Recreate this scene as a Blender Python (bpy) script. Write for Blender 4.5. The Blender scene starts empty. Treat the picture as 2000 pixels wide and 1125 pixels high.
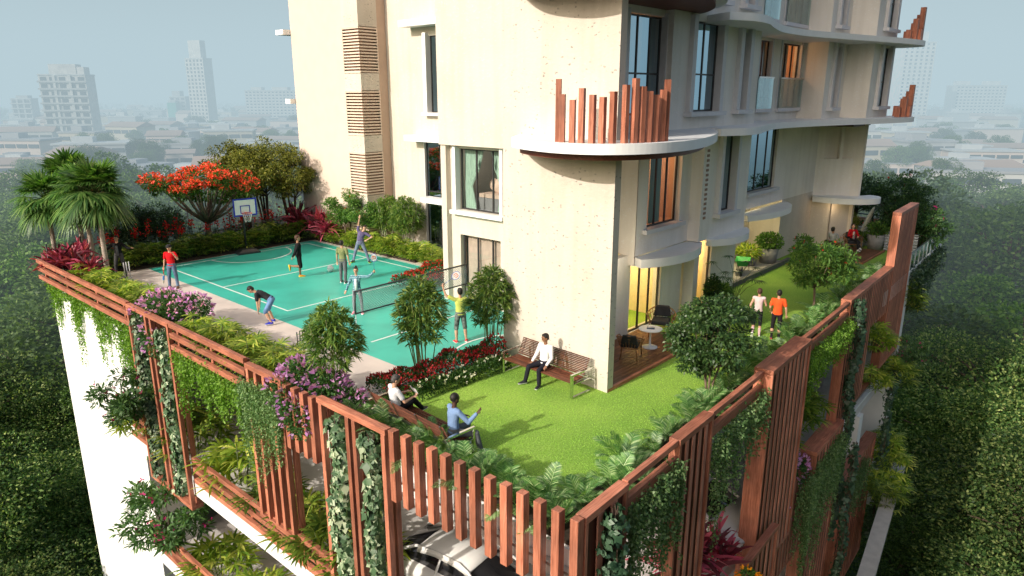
import bpy, math, random
import numpy as np
from mathutils import Vector, Matrix

random.seed(7)
RNG = np.random.default_rng(11)
C = bpy.context.scene.collection
R = math.radians
PI = math.pi


# ----------------------------------------------------------------- objects
def thing(name, label, cat, loc=(0, 0, 0), rz=0.0, group=None, kind=None):
    o = bpy.data.objects.new(name, None)
    o.empty_display_size = 0.2
    C.objects.link(o)
    o.location = loc
    o.rotation_euler = (0, 0, rz)
    return tag(o, label, cat, group, kind)


def tag(o, label=None, cat=None, group=None, kind=None):
    if label: o['label'] = label
    if cat: o['category'] = cat
    if group: o['group'] = group
    if kind: o['kind'] = kind
    return o


def link(name, me, parent=None, loc=None, rz=None):
    o = bpy.data.objects.new(name, me)
    C.objects.link(o)
    if parent is not None: o.parent = parent
    if loc is not None: o.location = loc
    if rz is not None: o.rotation_euler = (0, 0, rz)
    return o


KIDS = {}


def kids(o):
    return [c for c in o.children]


def dup(root, loc=None, rz=None, label=None, group=None, scale=None, skip=()):
    """copy a thing with copies of its parts and sub-parts (mesh data shared)"""
    r = root.copy()
    C.objects.link(r)
    if loc is not None: r.location = loc
    if rz is not None: r.rotation_euler = (r.rotation_euler[0], r.rotation_euler[1], rz)
    if scale is not None: r.scale = scale if hasattr(scale, '__len__') else (scale,) * 3
    if label: r['label'] = label
    if group: r['group'] = group
    for ch in root.children:
        if ch.name.split('.')[0] in skip: continue
        c = ch.copy()
        C.objects.link(c)
        c.parent = r
        for g in ch.children:
            d = g.copy()
            C.objects.link(d)
            d.parent = c
    return r


def setp(o, loc=None, rz=None, label=None, scale=None, group=None):
    if loc is not None: o.location = loc
    if rz is not None: o.rotation_euler = (0, 0, rz)
    if label: o['label'] = label
    if group: o['group'] = group
    if scale is not None: o.scale = scale if hasattr(scale, '__len__') else (scale,) * 3
    return o


class Placer:
    """first call moves the prototype, later calls copy it"""
    def __init__(s, protos):
        s.protos = protos if isinstance(protos, (list, tuple)) else [protos]
        s.used = [False] * len(s.protos)

    def __call__(s, loc, rz=0.0, label=None, scale=1.0, k=0, group=None):
        k %= len(s.protos)
        if not s.used[k]:
            s.used[k] = True
            return setp(s.protos[k], loc, rz, label, scale, group)
        return dup(s.protos[k], loc, rz, label, group, scale)


# ----------------------------------------------------------------- mesh builder
def V3(a): return np.array(a, float)


def nrm(a):
    a = np.asarray(a, float)
    return a / (np.linalg.norm(a) + 1e-12)


class MB:
    def __init__(s):
        s.v = []; s.f = []; s.mi = []; s.sm = []

    def vert(s, p):
        s.v.append((float(p[0]), float(p[1]), float(p[2])))
        return len(s.v) - 1

    def face(s, ids, m=0, smooth=False):
        s.f.append(tuple(ids)); s.mi.append(m); s.sm.append(smooth)

    def poly(s, pts, m=0, smooth=False):
        s.face([s.vert(p) for p in pts], m, smooth)
        return s

    def box(s, x0, x1, y0, y1, z0, z1, m=0):
        p = [(x0, y0, z0), (x1, y0, z0), (x1, y1, z0), (x0, y1, z0), (x0, y0, z1), (x1, y0, z1), (x1, y1, z1), (x0, y1, z1)]
        i = [s.vert(q) for q in p]
        for f in ((0, 3, 2, 1), (4, 5, 6, 7), (0, 1, 5, 4), (1, 2, 6, 5), (2, 3, 7, 6), (3, 0, 4, 7)):
            s.face([i[k] for k in f], m)
        return s

    def cbox(s, c, sx, sy, sz, rz=0.0, m=0):
        cr, sr = math.cos(rz), math.sin(rz)
        def T(x, y, z): return (c[0] + x * cr - y * sr, c[1] + x * sr + y * cr, c[2] + z)
        a, b, d = sx / 2, sy / 2, sz / 2
        p = [T(-a, -b, -d), T(a, -b, -d), T(a, b, -d), T(-a, b, -d), T(-a, -b, d), T(a, -b, d), T(a, b, d), T(-a, b, d)]
        i = [s.vert(q) for q in p]
        for f in ((0, 3, 2, 1), (4, 5, 6, 7), (0, 1, 5, 4), (1, 2, 6, 5), (2, 3, 7, 6), (3, 0, 4, 7)):
            s.face([i[k] for k in f], m)
        return s

    def beam(s, p0, p1, w, h, m=0, up=(0, 0, 1)):
        """bar of section w (sideways) x h (along up) between two points"""
        p0, p1 = V3(p0), V3(p1)
        d = nrm(p1 - p0)
        u = V3(up)
        if abs(d @ u) > 0.99: u = V3((1, 0, 0))
        sd = nrm(np.cross(d, u)); u = np.cross(sd, d)
        i = []
        for p in (p0, p1):
            for a, b in ((-1, -1), (1, -1), (1, 1), (-1, 1)):
                i.append(s.vert(p + sd * a * w / 2 + u * b * h / 2))
        for f in ((0, 1, 2, 3), (7, 6, 5, 4), (0, 4, 5, 1), (1, 5, 6, 2), (2, 6, 7, 3), (3, 7, 4, 0)):
            s.face([i[k] for k in f], m)
        return s

    def tube(s, pts, rad, n=8, m=0, caps=True, smooth=True):
        pts = [V3(p) for p in pts]
        if not hasattr(rad, '__len__'): rad = [rad] * len(pts)
        rings = []
        ref = None
        for k, p in enumerate(pts):
            if k == 0: d = pts[1] - p
            elif k == len(pts) - 1: d = p - pts[k - 1]
            else: d = pts[k + 1] - pts[k - 1]
            d = nrm(d)
            if ref is None:
                ref = V3((1, 0, 0)) if abs(d[0]) < 0.9 else V3((0, 1, 0))
            a = ref - d * (ref @ d)
            a = nrm(a); ref = a
            b = np.cross(d, a)
            rings.append([s.vert(p + rad[k] * (math.cos(t) * a + math.sin(t) * b)) for t in np.linspace(0, 2 * PI, n, endpoint=False)])
        for r0, r1 in zip(rings, rings[1:]):
            for j in range(n):
                s.face((r0[j], r0[(j + 1) % n], r1[(j + 1) % n], r1[j]), m, smooth)
        if caps:
            s.face(rings[0][::-1], m); s.face(rings[-1], m)
        return s

    def loft(s, rings, m=0, smooth=True, caps=True):
        ids = [[s.vert(p) for p in r] for r in rings]
        n = len(ids[0])
        for r0, r1 in zip(ids, ids[1:]):
            for j in range(n):
                s.face((r0[j], r0[(j + 1) % n], r1[(j + 1) % n], r1[j]), m, smooth)
        if caps:
            s.face(ids[0][::-1], m, smooth); s.face(ids[-1], m, smooth)
        return s

    def lathe(s, prof, c=(0, 0, 0), n=20, m=0, smooth=True):
        """prof: list of (r, z)"""
        return s.loft([[(c[0] + r * math.cos(t), c[1] + r * math.sin(t), c[2] + z) for t in np.linspace(0, 2 * PI, n, endpoint=False)] for r, z in prof], m, smooth)

    def ell(s, c, r, n=12, k=8, m=0, axes=None):
        c = V3(c)
        A = np.eye(3) if axes is None else np.asarray(axes, float)
        rings = []
        for i in range(k + 1):
            ph = -PI / 2 + PI * i / k
            rr = max(math.cos(ph), 0.03)
            rings.append([c + A.T @ V3((r[0] * rr * math.cos(t), r[1] * rr * math.sin(t), r[2] * math.sin(ph))) for t in np.linspace(0, 2 * PI, n, endpoint=False)])
        return s.loft(rings, m)

    def prism(s, poly, z0, z1, m=0, mside=None, mbot=None):
        """extruded plan polygon (counter-clockwise)"""
        a = 0
        for i in range(len(poly)):
            x0, y0 = poly[i][:2]; x1, y1 = poly[(i + 1) % len(poly)][:2]
            a += x0 * y1 - x1 * y0
        if a < 0: poly = poly[::-1]
        lo = [s.vert((p[0], p[1], z0)) for p in poly]
        hi = [s.vert((p[0], p[1], z1)) for p in poly]
        n = len(poly)
        s.face(hi, m); s.face(lo[::-1], m if mbot is None else mbot)
        for j in range(n):
            s.face((lo[j], lo[(j + 1) % n], hi[(j + 1) % n], hi[j]), m if mside is None else mside)
        return s

    def wall(s, p0, p1, z0, z1, th, holes=(), m=0, caps=False):
        """wall standing on the plan line p0-p1, thickness th to the LEFT of the direction p0->p1 (outer face on the line);
        holes (u0,u1,v0,v1) in metres along the line and height"""
        p0 = V3(p0[:2]); p1 = V3(p1[:2])
        L = np.linalg.norm(p1 - p0); d = (p1 - p0) / L
        nl = np.array([-d[1], d[0]])
        us = sorted({0.0, L} | {min(max(h[0], 0), L) for h in holes} | {min(max(h[1], 0), L) for h in holes})
        vs = sorted({z0, z1} | {min(max(h[2], z0), z1) for h in holes} | {min(max(h[3], z0), z1) for h in holes})
        def P(u, v, w): return (*(p0 + d * u + nl * w), v)
        def inh(u, v): return any(h[0] < u < h[1] and h[2] < v < h[3] for h in holes)
        for a, b in zip(us, us[1:]):
            run = None
            for c, e in zip(vs, vs[1:]):
                if b - a < 1e-6 or e - c < 1e-6: continue
                if inh((a + b) / 2, (c + e) / 2): continue
                s.poly([P(a, c, 0), P(b, c, 0), P(b, e, 0), P(a, e, 0)], m)
                s.poly([P(b, c, th), P(a, c, th), P(a, e, th), P(b, e, th)], m)
        for u0, u1, v0, v1 in holes:
            v0c, v1c = max(v0, z0), min(v1, z1)
            s.poly([P(u0, v0c, 0), P(u0, v1c, 0), P(u0, v1c, th), P(u0, v0c, th)], m)
            s.poly([P(u1, v0c, th), P(u1, v1c, th), P(u1, v1c, 0), P(u1, v0c, 0)], m)
            if v0 > z0: s.poly([P(u0, v0, 0), P(u0, v0, th), P(u1, v0, th), P(u1, v0, 0)], m)
            if v1 < z1: s.poly([P(u0, v1, th), P(u0, v1, 0), P(u1, v1, 0), P(u1, v1, th)], m)
        if caps:
          s.poly([P(0, z0, th), P(0, z0, 0), P(0, z1, 0), P(0, z1, th)], m)
          s.poly([P(L, z0, 0), P(L, z0, th), P(L, z1, th), P(L, z1, 0)], m)
        s.poly([P(0, z1, 0), P(L, z1, 0), P(L, z1, th), P(0, z1, th)], m)
        s.poly([P(0, z0, th), P(L, z0, th), P(L, z0, 0), P(0, z0, 0)], m)
        return s

    def mesh(s, name, mats, org=None):
        me = bpy.data.meshes.new(name)
        v = s.v if org is None else [(p[0] - org[0], p[1] - org[1], p[2] - org[2]) for p in s.v]
        me.from_pydata(v, [], s.f)
        for mm in (mats if isinstance(mats, (list, tuple)) else [mats]): me.materials.append(mm)
        me.polygons.foreach_set('material_index', s.mi)
        me.polygons.foreach_set('use_smooth', s.sm)
        me.update()
        return me

    def build(s, name, mats, parent=None, world=False):
        org = None
        if world and parent is not None:
            org = list(parent.location)
            if parent.parent is not None:
                org = [a + b for a, b in zip(org, parent.parent.location)]
        return link(name, s.mesh(name, mats, org), parent)


def bevel(o, w=0.01, seg=2):
    b = o.modifiers.new('bevel', 'BEVEL'); b.width = w; b.segments = seg; b.limit_method = 'ANGLE'
    return o


# ----------------------------------------------------------------- vectorised strap leaves
def vn(a):
    return a / (np.linalg.norm(a, axis=-1, keepdims=True) + 1e-12)


PROF = {
    'lance': [(0, .12), (.25, .85), (.55, 1.0), (.8, .6), (1, .04)],
    'leaf': [(0, .1), (.4, 1.0), (1, .05)],
    'strap': [(0, .5), (.3, .95), (.6, 1.0), (.85, .6), (1, .05)],
    'long': [(0, .55), (.2, .85), (.45, 1.0), (.7, .8), (.88, .5), (1, .05)],
    'needle': [(0, .7), (.5, 1), (1, .1)],
    'petal': [(0, .25), (.6, 1.0), (1, .35)],
}


class Leaves:
    def __init__(s): s.V = []; s.F = []; s.M = []; s.n = 0

    def add(s, P, D, N, L, W, prof='leaf', droop=0.0, m=0, fold=0.0):
        """P base, D direction, N up-facing normal hint, L length, W full width, droop relative fall at the tip"""
        P = np.atleast_2d(np.asarray(P, float)); n = len(P)
        D = vn(np.broadcast_to(np.asarray(D, float), (n, 3)))
        N = np.broadcast_to(np.asarray(N, float), (n, 3))
        S = vn(np.cross(D, N + 1e-6)); N = vn(np.cross(S, D))
        L = np.broadcast_to(np.asarray(L, float), (n,))[:, None]; W = np.broadcast_to(np.asarray(W, float), (n,))[:, None]
        dr = np.broadcast_to(np.asarray(droop, float), (n,))[:, None]
        pr = PROF[prof]; k = len(pr)
        pts = []
        for t, w in pr:
            c = P + D * (L * t) - np.array([0, 0, 1.0]) * (L * dr * t * t)
            h = S * (W * w / 2)
            up = N * (W * w * fold)
            pts += [c - h + up, c + h + up]
        V = np.stack(pts, 1).reshape(-1, 3)
        base = s.n + np.arange(n)[:, None] * (2 * k)
        F = np.concatenate([base + np.array([[2 * i, 2 * i + 1, 2 * i + 3, 2 * i + 2]]) for i in range(k - 1)], 1).reshape(-1, 4)
        s.V.append(V); s.F.append(F); s.M.append(np.full(len(F), m)); s.n += len(V)
        return s

    def quads(s, V, F, m=0):
        V = np.asarray(V, float); F = np.asarray(F, int)
        s.V.append(V); s.F.append(F + s.n); s.M.append(np.full(len(F), m)); s.n += len(V)

    def mesh(s, name, mats, smooth=True):
        V = np.concatenate(s.V); F = np.concatenate(s.F); M = np.concatenate(s.M)
        me = bpy.data.meshes.new(name)
        me.vertices.add(len(V)); me.vertices.foreach_set('co', V.astype('f').ravel())
        me.loops.add(F.size); me.loops.foreach_set('vertex_index', F.astype('i').ravel())
        me.polygons.add(len(F))
        me.polygons.foreach_set('loop_start', (np.arange(len(F)) * 4).astype('i'))
        me.polygons.foreach_set('loop_total', np.full(len(F), 4, 'i'))
        for mm in (mats if isinstance(mats, (list, tuple)) else [mats]): me.materials.append(mm)
        me.polygons.foreach_set('material_index', M.astype('i'))
        me.polygons.foreach_set('use_smooth', np.full(len(F), smooth))
        me.update(calc_edges=True)
        return me

    def build(s, name, mats, parent=None, world=False):
        me = s.mesh(name, mats)
        if world and parent is not None:
            me.transform(Matrix.Translation(-Vector(parent.location)))
        return link(name, me, parent)


def rdir(n, up=0.0):
    d = RNG.normal(size=(n, 3)); d[:, 2] += up
    return vn(d)


def blob_pts(n, c, r, shell=0.55):
    """points in an ellipsoid, favouring the shell"""
    d = rdir(n)
    rad = shell + (1 - shell) * RNG.random(n) ** 0.7
    return np.asarray(c, float) + d * rad[:, None] * np.asarray(r, float), d
# ----------------------------------------------------------------- materials
def nodes(name):
    m = bpy.data.materials.new(name); m.use_nodes = True
    nt = m.node_tree; nt.nodes.clear()
    out = nt.nodes.new('ShaderNodeOutputMaterial')
    def N(t, **kw):
        n = nt.nodes.new(t)
        for k, v in kw.items(): setattr(n, k, v)
        return n
    return m, nt, out, N, nt.links.new


def ramp(N, cols, pos=None, interp='LINEAR'):
    r = N('ShaderNodeValToRGB'); e = r.color_ramp.elements; r.color_ramp.interpolation = interp
    n = len(cols)
    while len(e) < n: e.new(0.5)
    for i, c in enumerate(cols):
        e[i].position = (i / max(n - 1, 1)) if pos is None else pos[i]
        e[i].color = (*c[:3], 1)
    return r


def coords(N, L, scale=(1, 1, 1), kind='Object'):
    tc = N('ShaderNodeTexCoord'); mp = N('ShaderNodeMapping')
    L(tc.outputs[kind], mp.inputs['Vector']); mp.inputs['Scale'].default_value = scale
    return mp.outputs[0]


def plain(name, col, rough=0.6, var=0.12, nscale=6.0, bump=0.0, bscale=40.0, metal=0.0, spec=0.4, scale=(1, 1, 1), coat=0.0, stain=0.0):
    """principled surface with mottled colour, optional bump and large soft stains"""
    m, nt, out, N, L = nodes(name)
    b = N('ShaderNodeBsdfPrincipled')
    co = coords(N, L, scale)
    nz = N('ShaderNodeTexNoise'); nz.inputs['Scale'].default_value = nscale; nz.inputs['Detail'].default_value = 6
    L(co, nz.inputs['Vector'])
    c = V3(col)
    rp = ramp(N, [c * (1 - var), c, np.minimum(c * (1 + var), 1)], [.3, .5, .7])
    L(nz.outputs['Fac'], rp.inputs['Fac'])
    src = rp.outputs['Color']
    if stain:
        n2 = N('ShaderNodeTexNoise'); n2.inputs['Scale'].default_value = 0.6; n2.inputs['Detail'].default_value = 4
        L(co, n2.inputs['Vector'])
        r2 = ramp(N, [(1 - stain,) * 3, (1, 1, 1)], [.35, .6])
        L(n2.outputs['Fac'], r2.inputs['Fac'])
        mx = N('ShaderNodeMix', data_type='RGBA', blend_type='MULTIPLY'); mx.inputs['Factor'].default_value = 1
        L(src, mx.inputs['A']); L(r2.outputs['Color'], mx.inputs['B']); src = mx.outputs['Result']
    L(src, b.inputs['Base Color'])
    b.inputs['Roughness'].default_value = rough; b.inputs['Metallic'].default_value = metal
    b.inputs['Specular IOR Level'].default_value = spec; b.inputs['Coat Weight'].default_value = coat
    if bump:
        nb = N('ShaderNodeTexNoise'); nb.inputs['Scale'].default_value = bscale; nb.inputs['Detail'].default_value = 8
        L(co, nb.inputs['Vector'])
        bp = N('ShaderNodeBump'); bp.inputs['Strength'].default_value = bump; bp.inputs['Distance'].default_value = 0.02
        L(nb.outputs['Fac'], bp.inputs['Height']); L(bp.outputs['Normal'], b.inputs['Normal'])
    L(b.outputs[0], out.inputs['Surface'])
    return m


def leafmat(name, cols, trans=0.3, gloss=0.06, rough=0.45, objvar=0.25, gain=1.3):
    """leaf: colour differs from leaf to leaf and a little from plant to plant"""
    m, nt, out, N, L = nodes(name)
    g = N('ShaderNodeNewGeometry')
    rp = ramp(N, cols)
    L(g.outputs['Random Per Island'], rp.inputs['Fac'])
    oi = N('ShaderNodeObjectInfo')
    mr = N('ShaderNodeMapRange'); mr.inputs['To Min'].default_value = gain * (1 - objvar); mr.inputs['To Max'].default_value = gain * (1 + objvar)
    L(oi.outputs['Random'], mr.inputs['Value'])
    mx = N('ShaderNodeMix', data_type='RGBA', blend_type='MULTIPLY'); mx.inputs['Factor'].default_value = 1
    L(rp.outputs['Color'], mx.inputs['A']); L(mr.outputs['Result'], mx.inputs['B'])
    col = mx.outputs['Result']
    d = N('ShaderNodeBsdfPrincipled'); d.inputs['Roughness'].default_value = rough
    d.inputs['Specular IOR Level'].default_value = gloss * 5
    t = N('ShaderNodeBsdfTranslucent')
    br = N('ShaderNodeMix', data_type='RGBA', blend_type='MULTIPLY'); br.inputs['Factor'].default_value = 1
    L(col, br.inputs['A']); br.inputs['B'].default_value = (1.5, 1.6, .7, 1)
    L(col, d.inputs['Base Color']); L(br.outputs['Result'], t.inputs['Color'])
    ms = N('ShaderNodeMixShader'); ms.inputs['Fac'].default_value = trans
    L(d.outputs[0], ms.inputs[1]); L(t.outputs[0], ms.inputs[2]); L(ms.outputs[0], out.inputs['Surface'])
    return m


def woodmat(name, c0, c1, c2, axis=2, scale=1.0, rough=0.5, bump=0.25, coat=0.0):
    """wood grain running along the given axis, tone differing from board to board"""
    m, nt, out, N, L = nodes(name)
    b = N('ShaderNodeBsdfPrincipled')
    sc = [14 * scale] * 3; sc[axis] = 0.9 * scale
    co = coords(N, L, sc)
    nz = N('ShaderNodeTexNoise'); nz.inputs['Scale'].default_value = 1.6; nz.inputs['Detail'].default_value = 7; nz.inputs['Distortion'].default_value = 1.2
    L(co, nz.inputs['Vector'])
    rp = ramp(N, [c0, c1, c2], [.3, .52, .75]); L(nz.outputs['Fac'], rp.inputs['Fac'])
    g = N('ShaderNodeNewGeometry'); oi = N('ShaderNodeObjectInfo')
    ad = N('ShaderNodeMath', operation='ADD'); L(g.outputs['Random Per Island'], ad.inputs[0]); L(oi.outputs['Random'], ad.inputs[1])
    fr = N('ShaderNodeMath', operation='FRACT'); L(ad.outputs[0], fr.inputs[0])
    mr = N('ShaderNodeMapRange'); mr.inputs['To Min'].default_value = .68; mr.inputs['To Max'].default_value = 1.26
    L(fr.outputs[0], mr.inputs['Value'])
    mx = N('ShaderNodeMix', data_type='RGBA', blend_type='MULTIPLY'); mx.inputs['Factor'].default_value = 1
    L(rp.outputs['Color'], mx.inputs['A']); L(mr.outputs['Result'], mx.inputs['B'])
    # weathering blotches
    n2 = N('ShaderNodeTexNoise'); n2.inputs['Scale'].default_value = 1.3; n2.inputs['Detail'].default_value = 5
    L(coords(N, L), n2.inputs['Vector'])
    r2 = ramp(N, [(.72, .72, .72), (1.08, 1.05, 1.02)], [.35, .65]); L(n2.outputs['Fac'], r2.inputs['Fac'])
    m2 = N('ShaderNodeMix', data_type='RGBA', blend_type='MULTIPLY'); m2.inputs['Factor'].default_value = 1
    L(mx.outputs['Result'], m2.inputs['A']); L(r2.outputs['Color'], m2.inputs['B'])
    L(m2.outputs['Result'], b.inputs['Base Color'])
    b.inputs['Roughness'].default_value = rough; b.inputs['Specular IOR Level'].default_value = .35; b.inputs['Coat Weight'].default_value = coat
    bp = N('ShaderNodeBump'); bp.inputs['Strength'].default_value = bump; bp.inputs['Distance'].default_value = .01
    L(nz.outputs['Fac'], bp.inputs['Height']); L(bp.outputs['Normal'], b.inputs['Normal'])
    L(b.outputs[0], out.inputs['Surface'])
    return m


def stuccomat(name, col, pock=0.5, fleck=0.5):
    """trowelled texture coat: pale flecks and scattered dark pock marks"""
    m, nt, out, N, L = nodes(name)
    b = N('ShaderNodeBsdfPrincipled'); c = V3(col)
    co = coords(N, L)
    n1 = N('ShaderNodeTexNoise'); n1.inputs['Scale'].default_value = .5; n1.inputs['Detail'].default_value = 5; L(co, n1.inputs['Vector'])
    r1 = ramp(N, [c * .9, c, c * 1.04], [.3, .5, .7]); L(n1.outputs['Fac'], r1.inputs['Fac'])
    # flecks
    cs = coords(N, L, (5, 5, 8))
    n2 = N('ShaderNodeTexNoise'); n2.inputs['Scale'].default_value = 1.6; n2.inputs['Detail'].default_value = 3; n2.inputs['Roughness'].default_value = .6; L(cs, n2.inputs['Vector'])
    r2 = ramp(N, [(0, 0, 0), (1, 1, 1)], [.6, .68]); L(n2.outputs['Fac'], r2.inputs['Fac'])
    k = N('ShaderNodeMath', operation='MULTIPLY'); k.inputs[1].default_value = fleck * .55; L(r2.outputs['Color'], k.inputs[0])
    mx = N('ShaderNodeMix', data_type='RGBA'); L(k.outputs[0], mx.inputs['Factor']); L(r1.outputs['Color'], mx.inputs['A'])
    mx.inputs['B'].default_value = (*np.minimum(c * 1.3, .85), 1)
    # pocks: small voronoi spots, gathered in patches
    cv = coords(N, L, (5.2, 5.2, 8.0))
    wn = N('ShaderNodeTexNoise'); wn.inputs['Scale'].default_value = 2.2; wn.inputs['Detail'].default_value = 4; L(cv, wn.inputs['Vector'])
    wa = N('ShaderNodeVectorMath', operation='MULTIPLY_ADD'); wa.inputs[1].default_value = (.9, .9, .7); L(wn.outputs['Color'], wa.inputs[0]); L(cv, wa.inputs[2])
    vo = N('ShaderNodeTexVoronoi'); vo.inputs['Scale'].default_value = 1.0; L(wa.outputs[0], vo.inputs['Vector'])
    r3 = ramp(N, [(1, 1, 1), (0, 0, 0)], [.12, .25]); L(vo.outputs['Distance'], r3.inputs['Fac'])
    n3 = N('ShaderNodeTexNoise'); n3.inputs['Scale'].default_value = 1.7; n3.inputs['Detail'].default_value = 2; L(co, n3.inputs['Vector'])
    r4 = ramp(N, [(0, 0, 0), (1, 1, 1)], [.44, .52]); L(n3.outputs['Fac'], r4.inputs['Fac'])
    mu = N('ShaderNodeMath', operation='MULTIPLY'); L(r3.outputs['Color'], mu.inputs[0]); L(r4.outputs['Color'], mu.inputs[1])
    m3 = N('ShaderNodeMath', operation='MULTIPLY'); m3.inputs[1].default_value = pock; L(mu.outputs[0], m3.inputs[0])
    mp = N('ShaderNodeMix', data_type='RGBA'); L(m3.outputs[0], mp.inputs['Factor']); L(mx.outputs['Result'], mp.inputs['A']); mp.inputs['B'].default_value = (.27, .25, .23, 1)
    # rain streaks running down the wall
    st = N('ShaderNodeTexNoise'); st.inputs['Scale'].default_value = 1.0; st.inputs['Detail'].default_value = 5; L(coords(N, L, (3.2, 3.2, .22)), st.inputs['Vector'])
    rs = ramp(N, [(.80, .78, .74), (1, 1, 1)], [.36, .56]); L(st.outputs['Fac'], rs.inputs['Fac'])
    mz = N('ShaderNodeMix', data_type='RGBA', blend_type='MULTIPLY'); mz.inputs['Factor'].default_value = .28
    L(mp.outputs['Result'], mz.inputs['A']); L(rs.outputs['Color'], mz.inputs['B'])
    L(mz.outputs['Result'], b.inputs['Base Color'])
    b.inputs['Roughness'].default_value = .9; b.inputs['Specular IOR Level'].default_value = .15
    su = N('ShaderNodeMath', operation='SUBTRACT'); L(n2.outputs['Fac'], su.inputs[0]); L(m3.outputs[0], su.inputs[1])
    bp = N('ShaderNodeBump'); bp.inputs['Strength'].default_value = .35; bp.inputs['Distance'].default_value = .03
    L(su.outputs[0], bp.inputs['Height']); L(bp.outputs['Normal'], b.inputs['Normal'])
    L(b.outputs[0], out.inputs['Surface'])
    return m


def glassmat(name, tint=(.6, .75, .8), refl=0.25, rcol=(.9, .95, 1)):
    m, nt, out, N, L = nodes(name)
    t = N('ShaderNodeBsdfTransparent'); t.inputs['Color'].default_value = (*tint, 1)
    g = N('ShaderNodeBsdfGlossy'); g.inputs['Roughness'].default_value = .02; g.inputs['Color'].default_value = (*rcol, 1)
    lw = N('ShaderNodeLayerWeight'); lw.inputs['Blend'].default_value = .35
    a = N('ShaderNodeMath', operation='MULTIPLY_ADD'); a.inputs[1].default_value = .6; a.inputs[2].default_value = refl
    L(lw.outputs['Fresnel'], a.inputs[0])
    cl = N('ShaderNodeClamp'); L(a.outputs[0], cl.inputs['Value'])
    ms = N('ShaderNodeMixShader'); L(cl.outputs[0], ms.inputs['Fac']); L(t.outputs[0], ms.inputs[1]); L(g.outputs[0], ms.inputs[2])
    L(ms.outputs[0], out.inputs['Surface'])
    return m


def emitmat(name, col, s):
    m, nt, out, N, L = nodes(name)
    e = N('ShaderNodeEmission'); e.inputs['Color'].default_value = (*col, 1); e.inputs['Strength'].default_value = s
    L(e.outputs[0], out.inputs['Surface'])
    return m


def checkmat(name, c0, c1, c2, scale=18.0):
    """woven check cloth"""
    m, nt, out, N, L = nodes(name)
    b = N('ShaderNodeBsdfPrincipled'); b.inputs['Roughness'].default_value = .85; b.inputs['Specular IOR Level'].default_value = .1
    co = coords(N, L)
    sp = N('ShaderNodeSeparateXYZ'); L(co, sp.inputs[0])
    def band(o):
        ml = N('ShaderNodeMath', operation='MULTIPLY'); ml.inputs[1].default_value = scale; L(o, ml.inputs[0])
        fr = N('ShaderNodeMath', operation='FRACT'); L(ml.outputs[0], fr.inputs[0])
        gt = N('ShaderNodeMath', operation='GREATER_THAN'); gt.inputs[1].default_value = .5; L(fr.outputs[0], gt.inputs[0])
        return gt.outputs[0]
    ad = N('ShaderNodeMath', operation='ADD'); L(sp.outputs['X'], ad.inputs[0]); L(sp.outputs['Y'], ad.inputs[1])
    s = N('ShaderNodeMath', operation='ADD'); L(band(ad.outputs[0]), s.inputs[0]); L(band(sp.outputs['Z']), s.inputs[1])
    h = N('ShaderNodeMath', operation='MULTIPLY'); h.inputs[1].default_value = .5; L(s.outputs[0], h.inputs[0])
    rp = ramp(N, [c0, c1, c2]); L(h.outputs[0], rp.inputs['Fac']); L(rp.outputs['Color'], b.inputs['Base Color'])
    L(b.outputs[0], out.inputs['Surface'])
    return m


M = {}
RED0, RED1, RED2 = (.29, .10, .058), (.46, .17, .105), (.58, .25, .165)
M['wood_v'] = woodmat('red timber upright', RED0, RED1, RED2, 2)
M['wood_x'] = woodmat('red timber along x', RED0, RED1, RED2, 0)
M['wood_y'] = woodmat('red timber along y', RED0, RED1, RED2, 1)
M['wood_slat'] = woodmat('pale red slats', (.34, .13, .09), (.50, .21, .145), (.60, .28, .20), 2)
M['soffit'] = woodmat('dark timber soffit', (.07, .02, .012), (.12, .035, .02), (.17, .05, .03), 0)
M['deck'] = woodmat('brown deck boards', (.09, .035, .018), (.19, .08, .04), (.28, .13, .065), 0, rough=.4)
M['slat'] = woodmat('bench slats', (.05, .018, .01), (.12, .04, .022), (.22, .085, .045), 1, rough=.35)
M['stucco'] = stuccomat('cream pocked stucco', (.61, .545, .475), pock=.85)
M['stucco_soft'] = stuccomat('cream stucco', (.62, .555, .48), pock=.0, fleck=.9)
M['stucco_lifted'] = stuccomat('fill-lifted stucco', (.80, .755, .69), pock=.0, fleck=.9)  # paler copy of the cream stucco, fill light put into the shaded facade's colour
M['peach'] = plain('peach render', (.66, .53, .445), .9, .03, 2, .05, 60)
M['white'] = plain('white paint', (.80, .80, .80), .55, .03, 3, .03, 30)
M['whitewall'] = plain('white wall', (.80, .80, .79), .8, .04, 1.5, .04, 30, stain=.1)
M['concrete'] = plain('pale parking floor', (.64, .60, .58), .8, .1, 1.5, .05, 30)
M['ceiling'] = plain('grey soffit paint', (.40, .39, .40), .8, .05, 2)
M['paving'] = plain('pale paving', (.64, .56, .51), .75, .07, 1.2, .1, 40, stain=.1)
M['court'] = plain('turquoise court paint', (.055, .50, .395), .38, .07, .5, .03, 60, spec=.45, stain=.2)
M['line'] = plain('white court line', (.74, .78, .76), .5, .04)
M['metal'] = plain('dark metal', (.03, .03, .035), .4, .1, spec=.5)
M['steel'] = plain('brushed steel', (.55, .56, .56), .28, .06, 20, metal=1)
M['chrome'] = plain('polished steel', (.65, .68, .66), .12, .04, 8, metal=1)
M['mullion'] = plain('dark window metal', (.035, .033, .035), .4, .08)
M['frame'] = plain('pale window surround', (.62, .61, .62), .6, .04)
M['louvre'] = plain('brown louvre', (.30, .19, .13), .6, .12)
M['louvre_back'] = plain('louvre shaft', (.05, .03, .02), .8)
M['glass_dark'] = glassmat('blue glass', (.14, .28, .38), .52, (.62, .85, 1))
M['glass_clear'] = glassmat('clear glass', (.85, .9, .88), .06)
M['glass_rail'] = glassmat('glass balustrade', (.80, .92, .90), .12)
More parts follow.
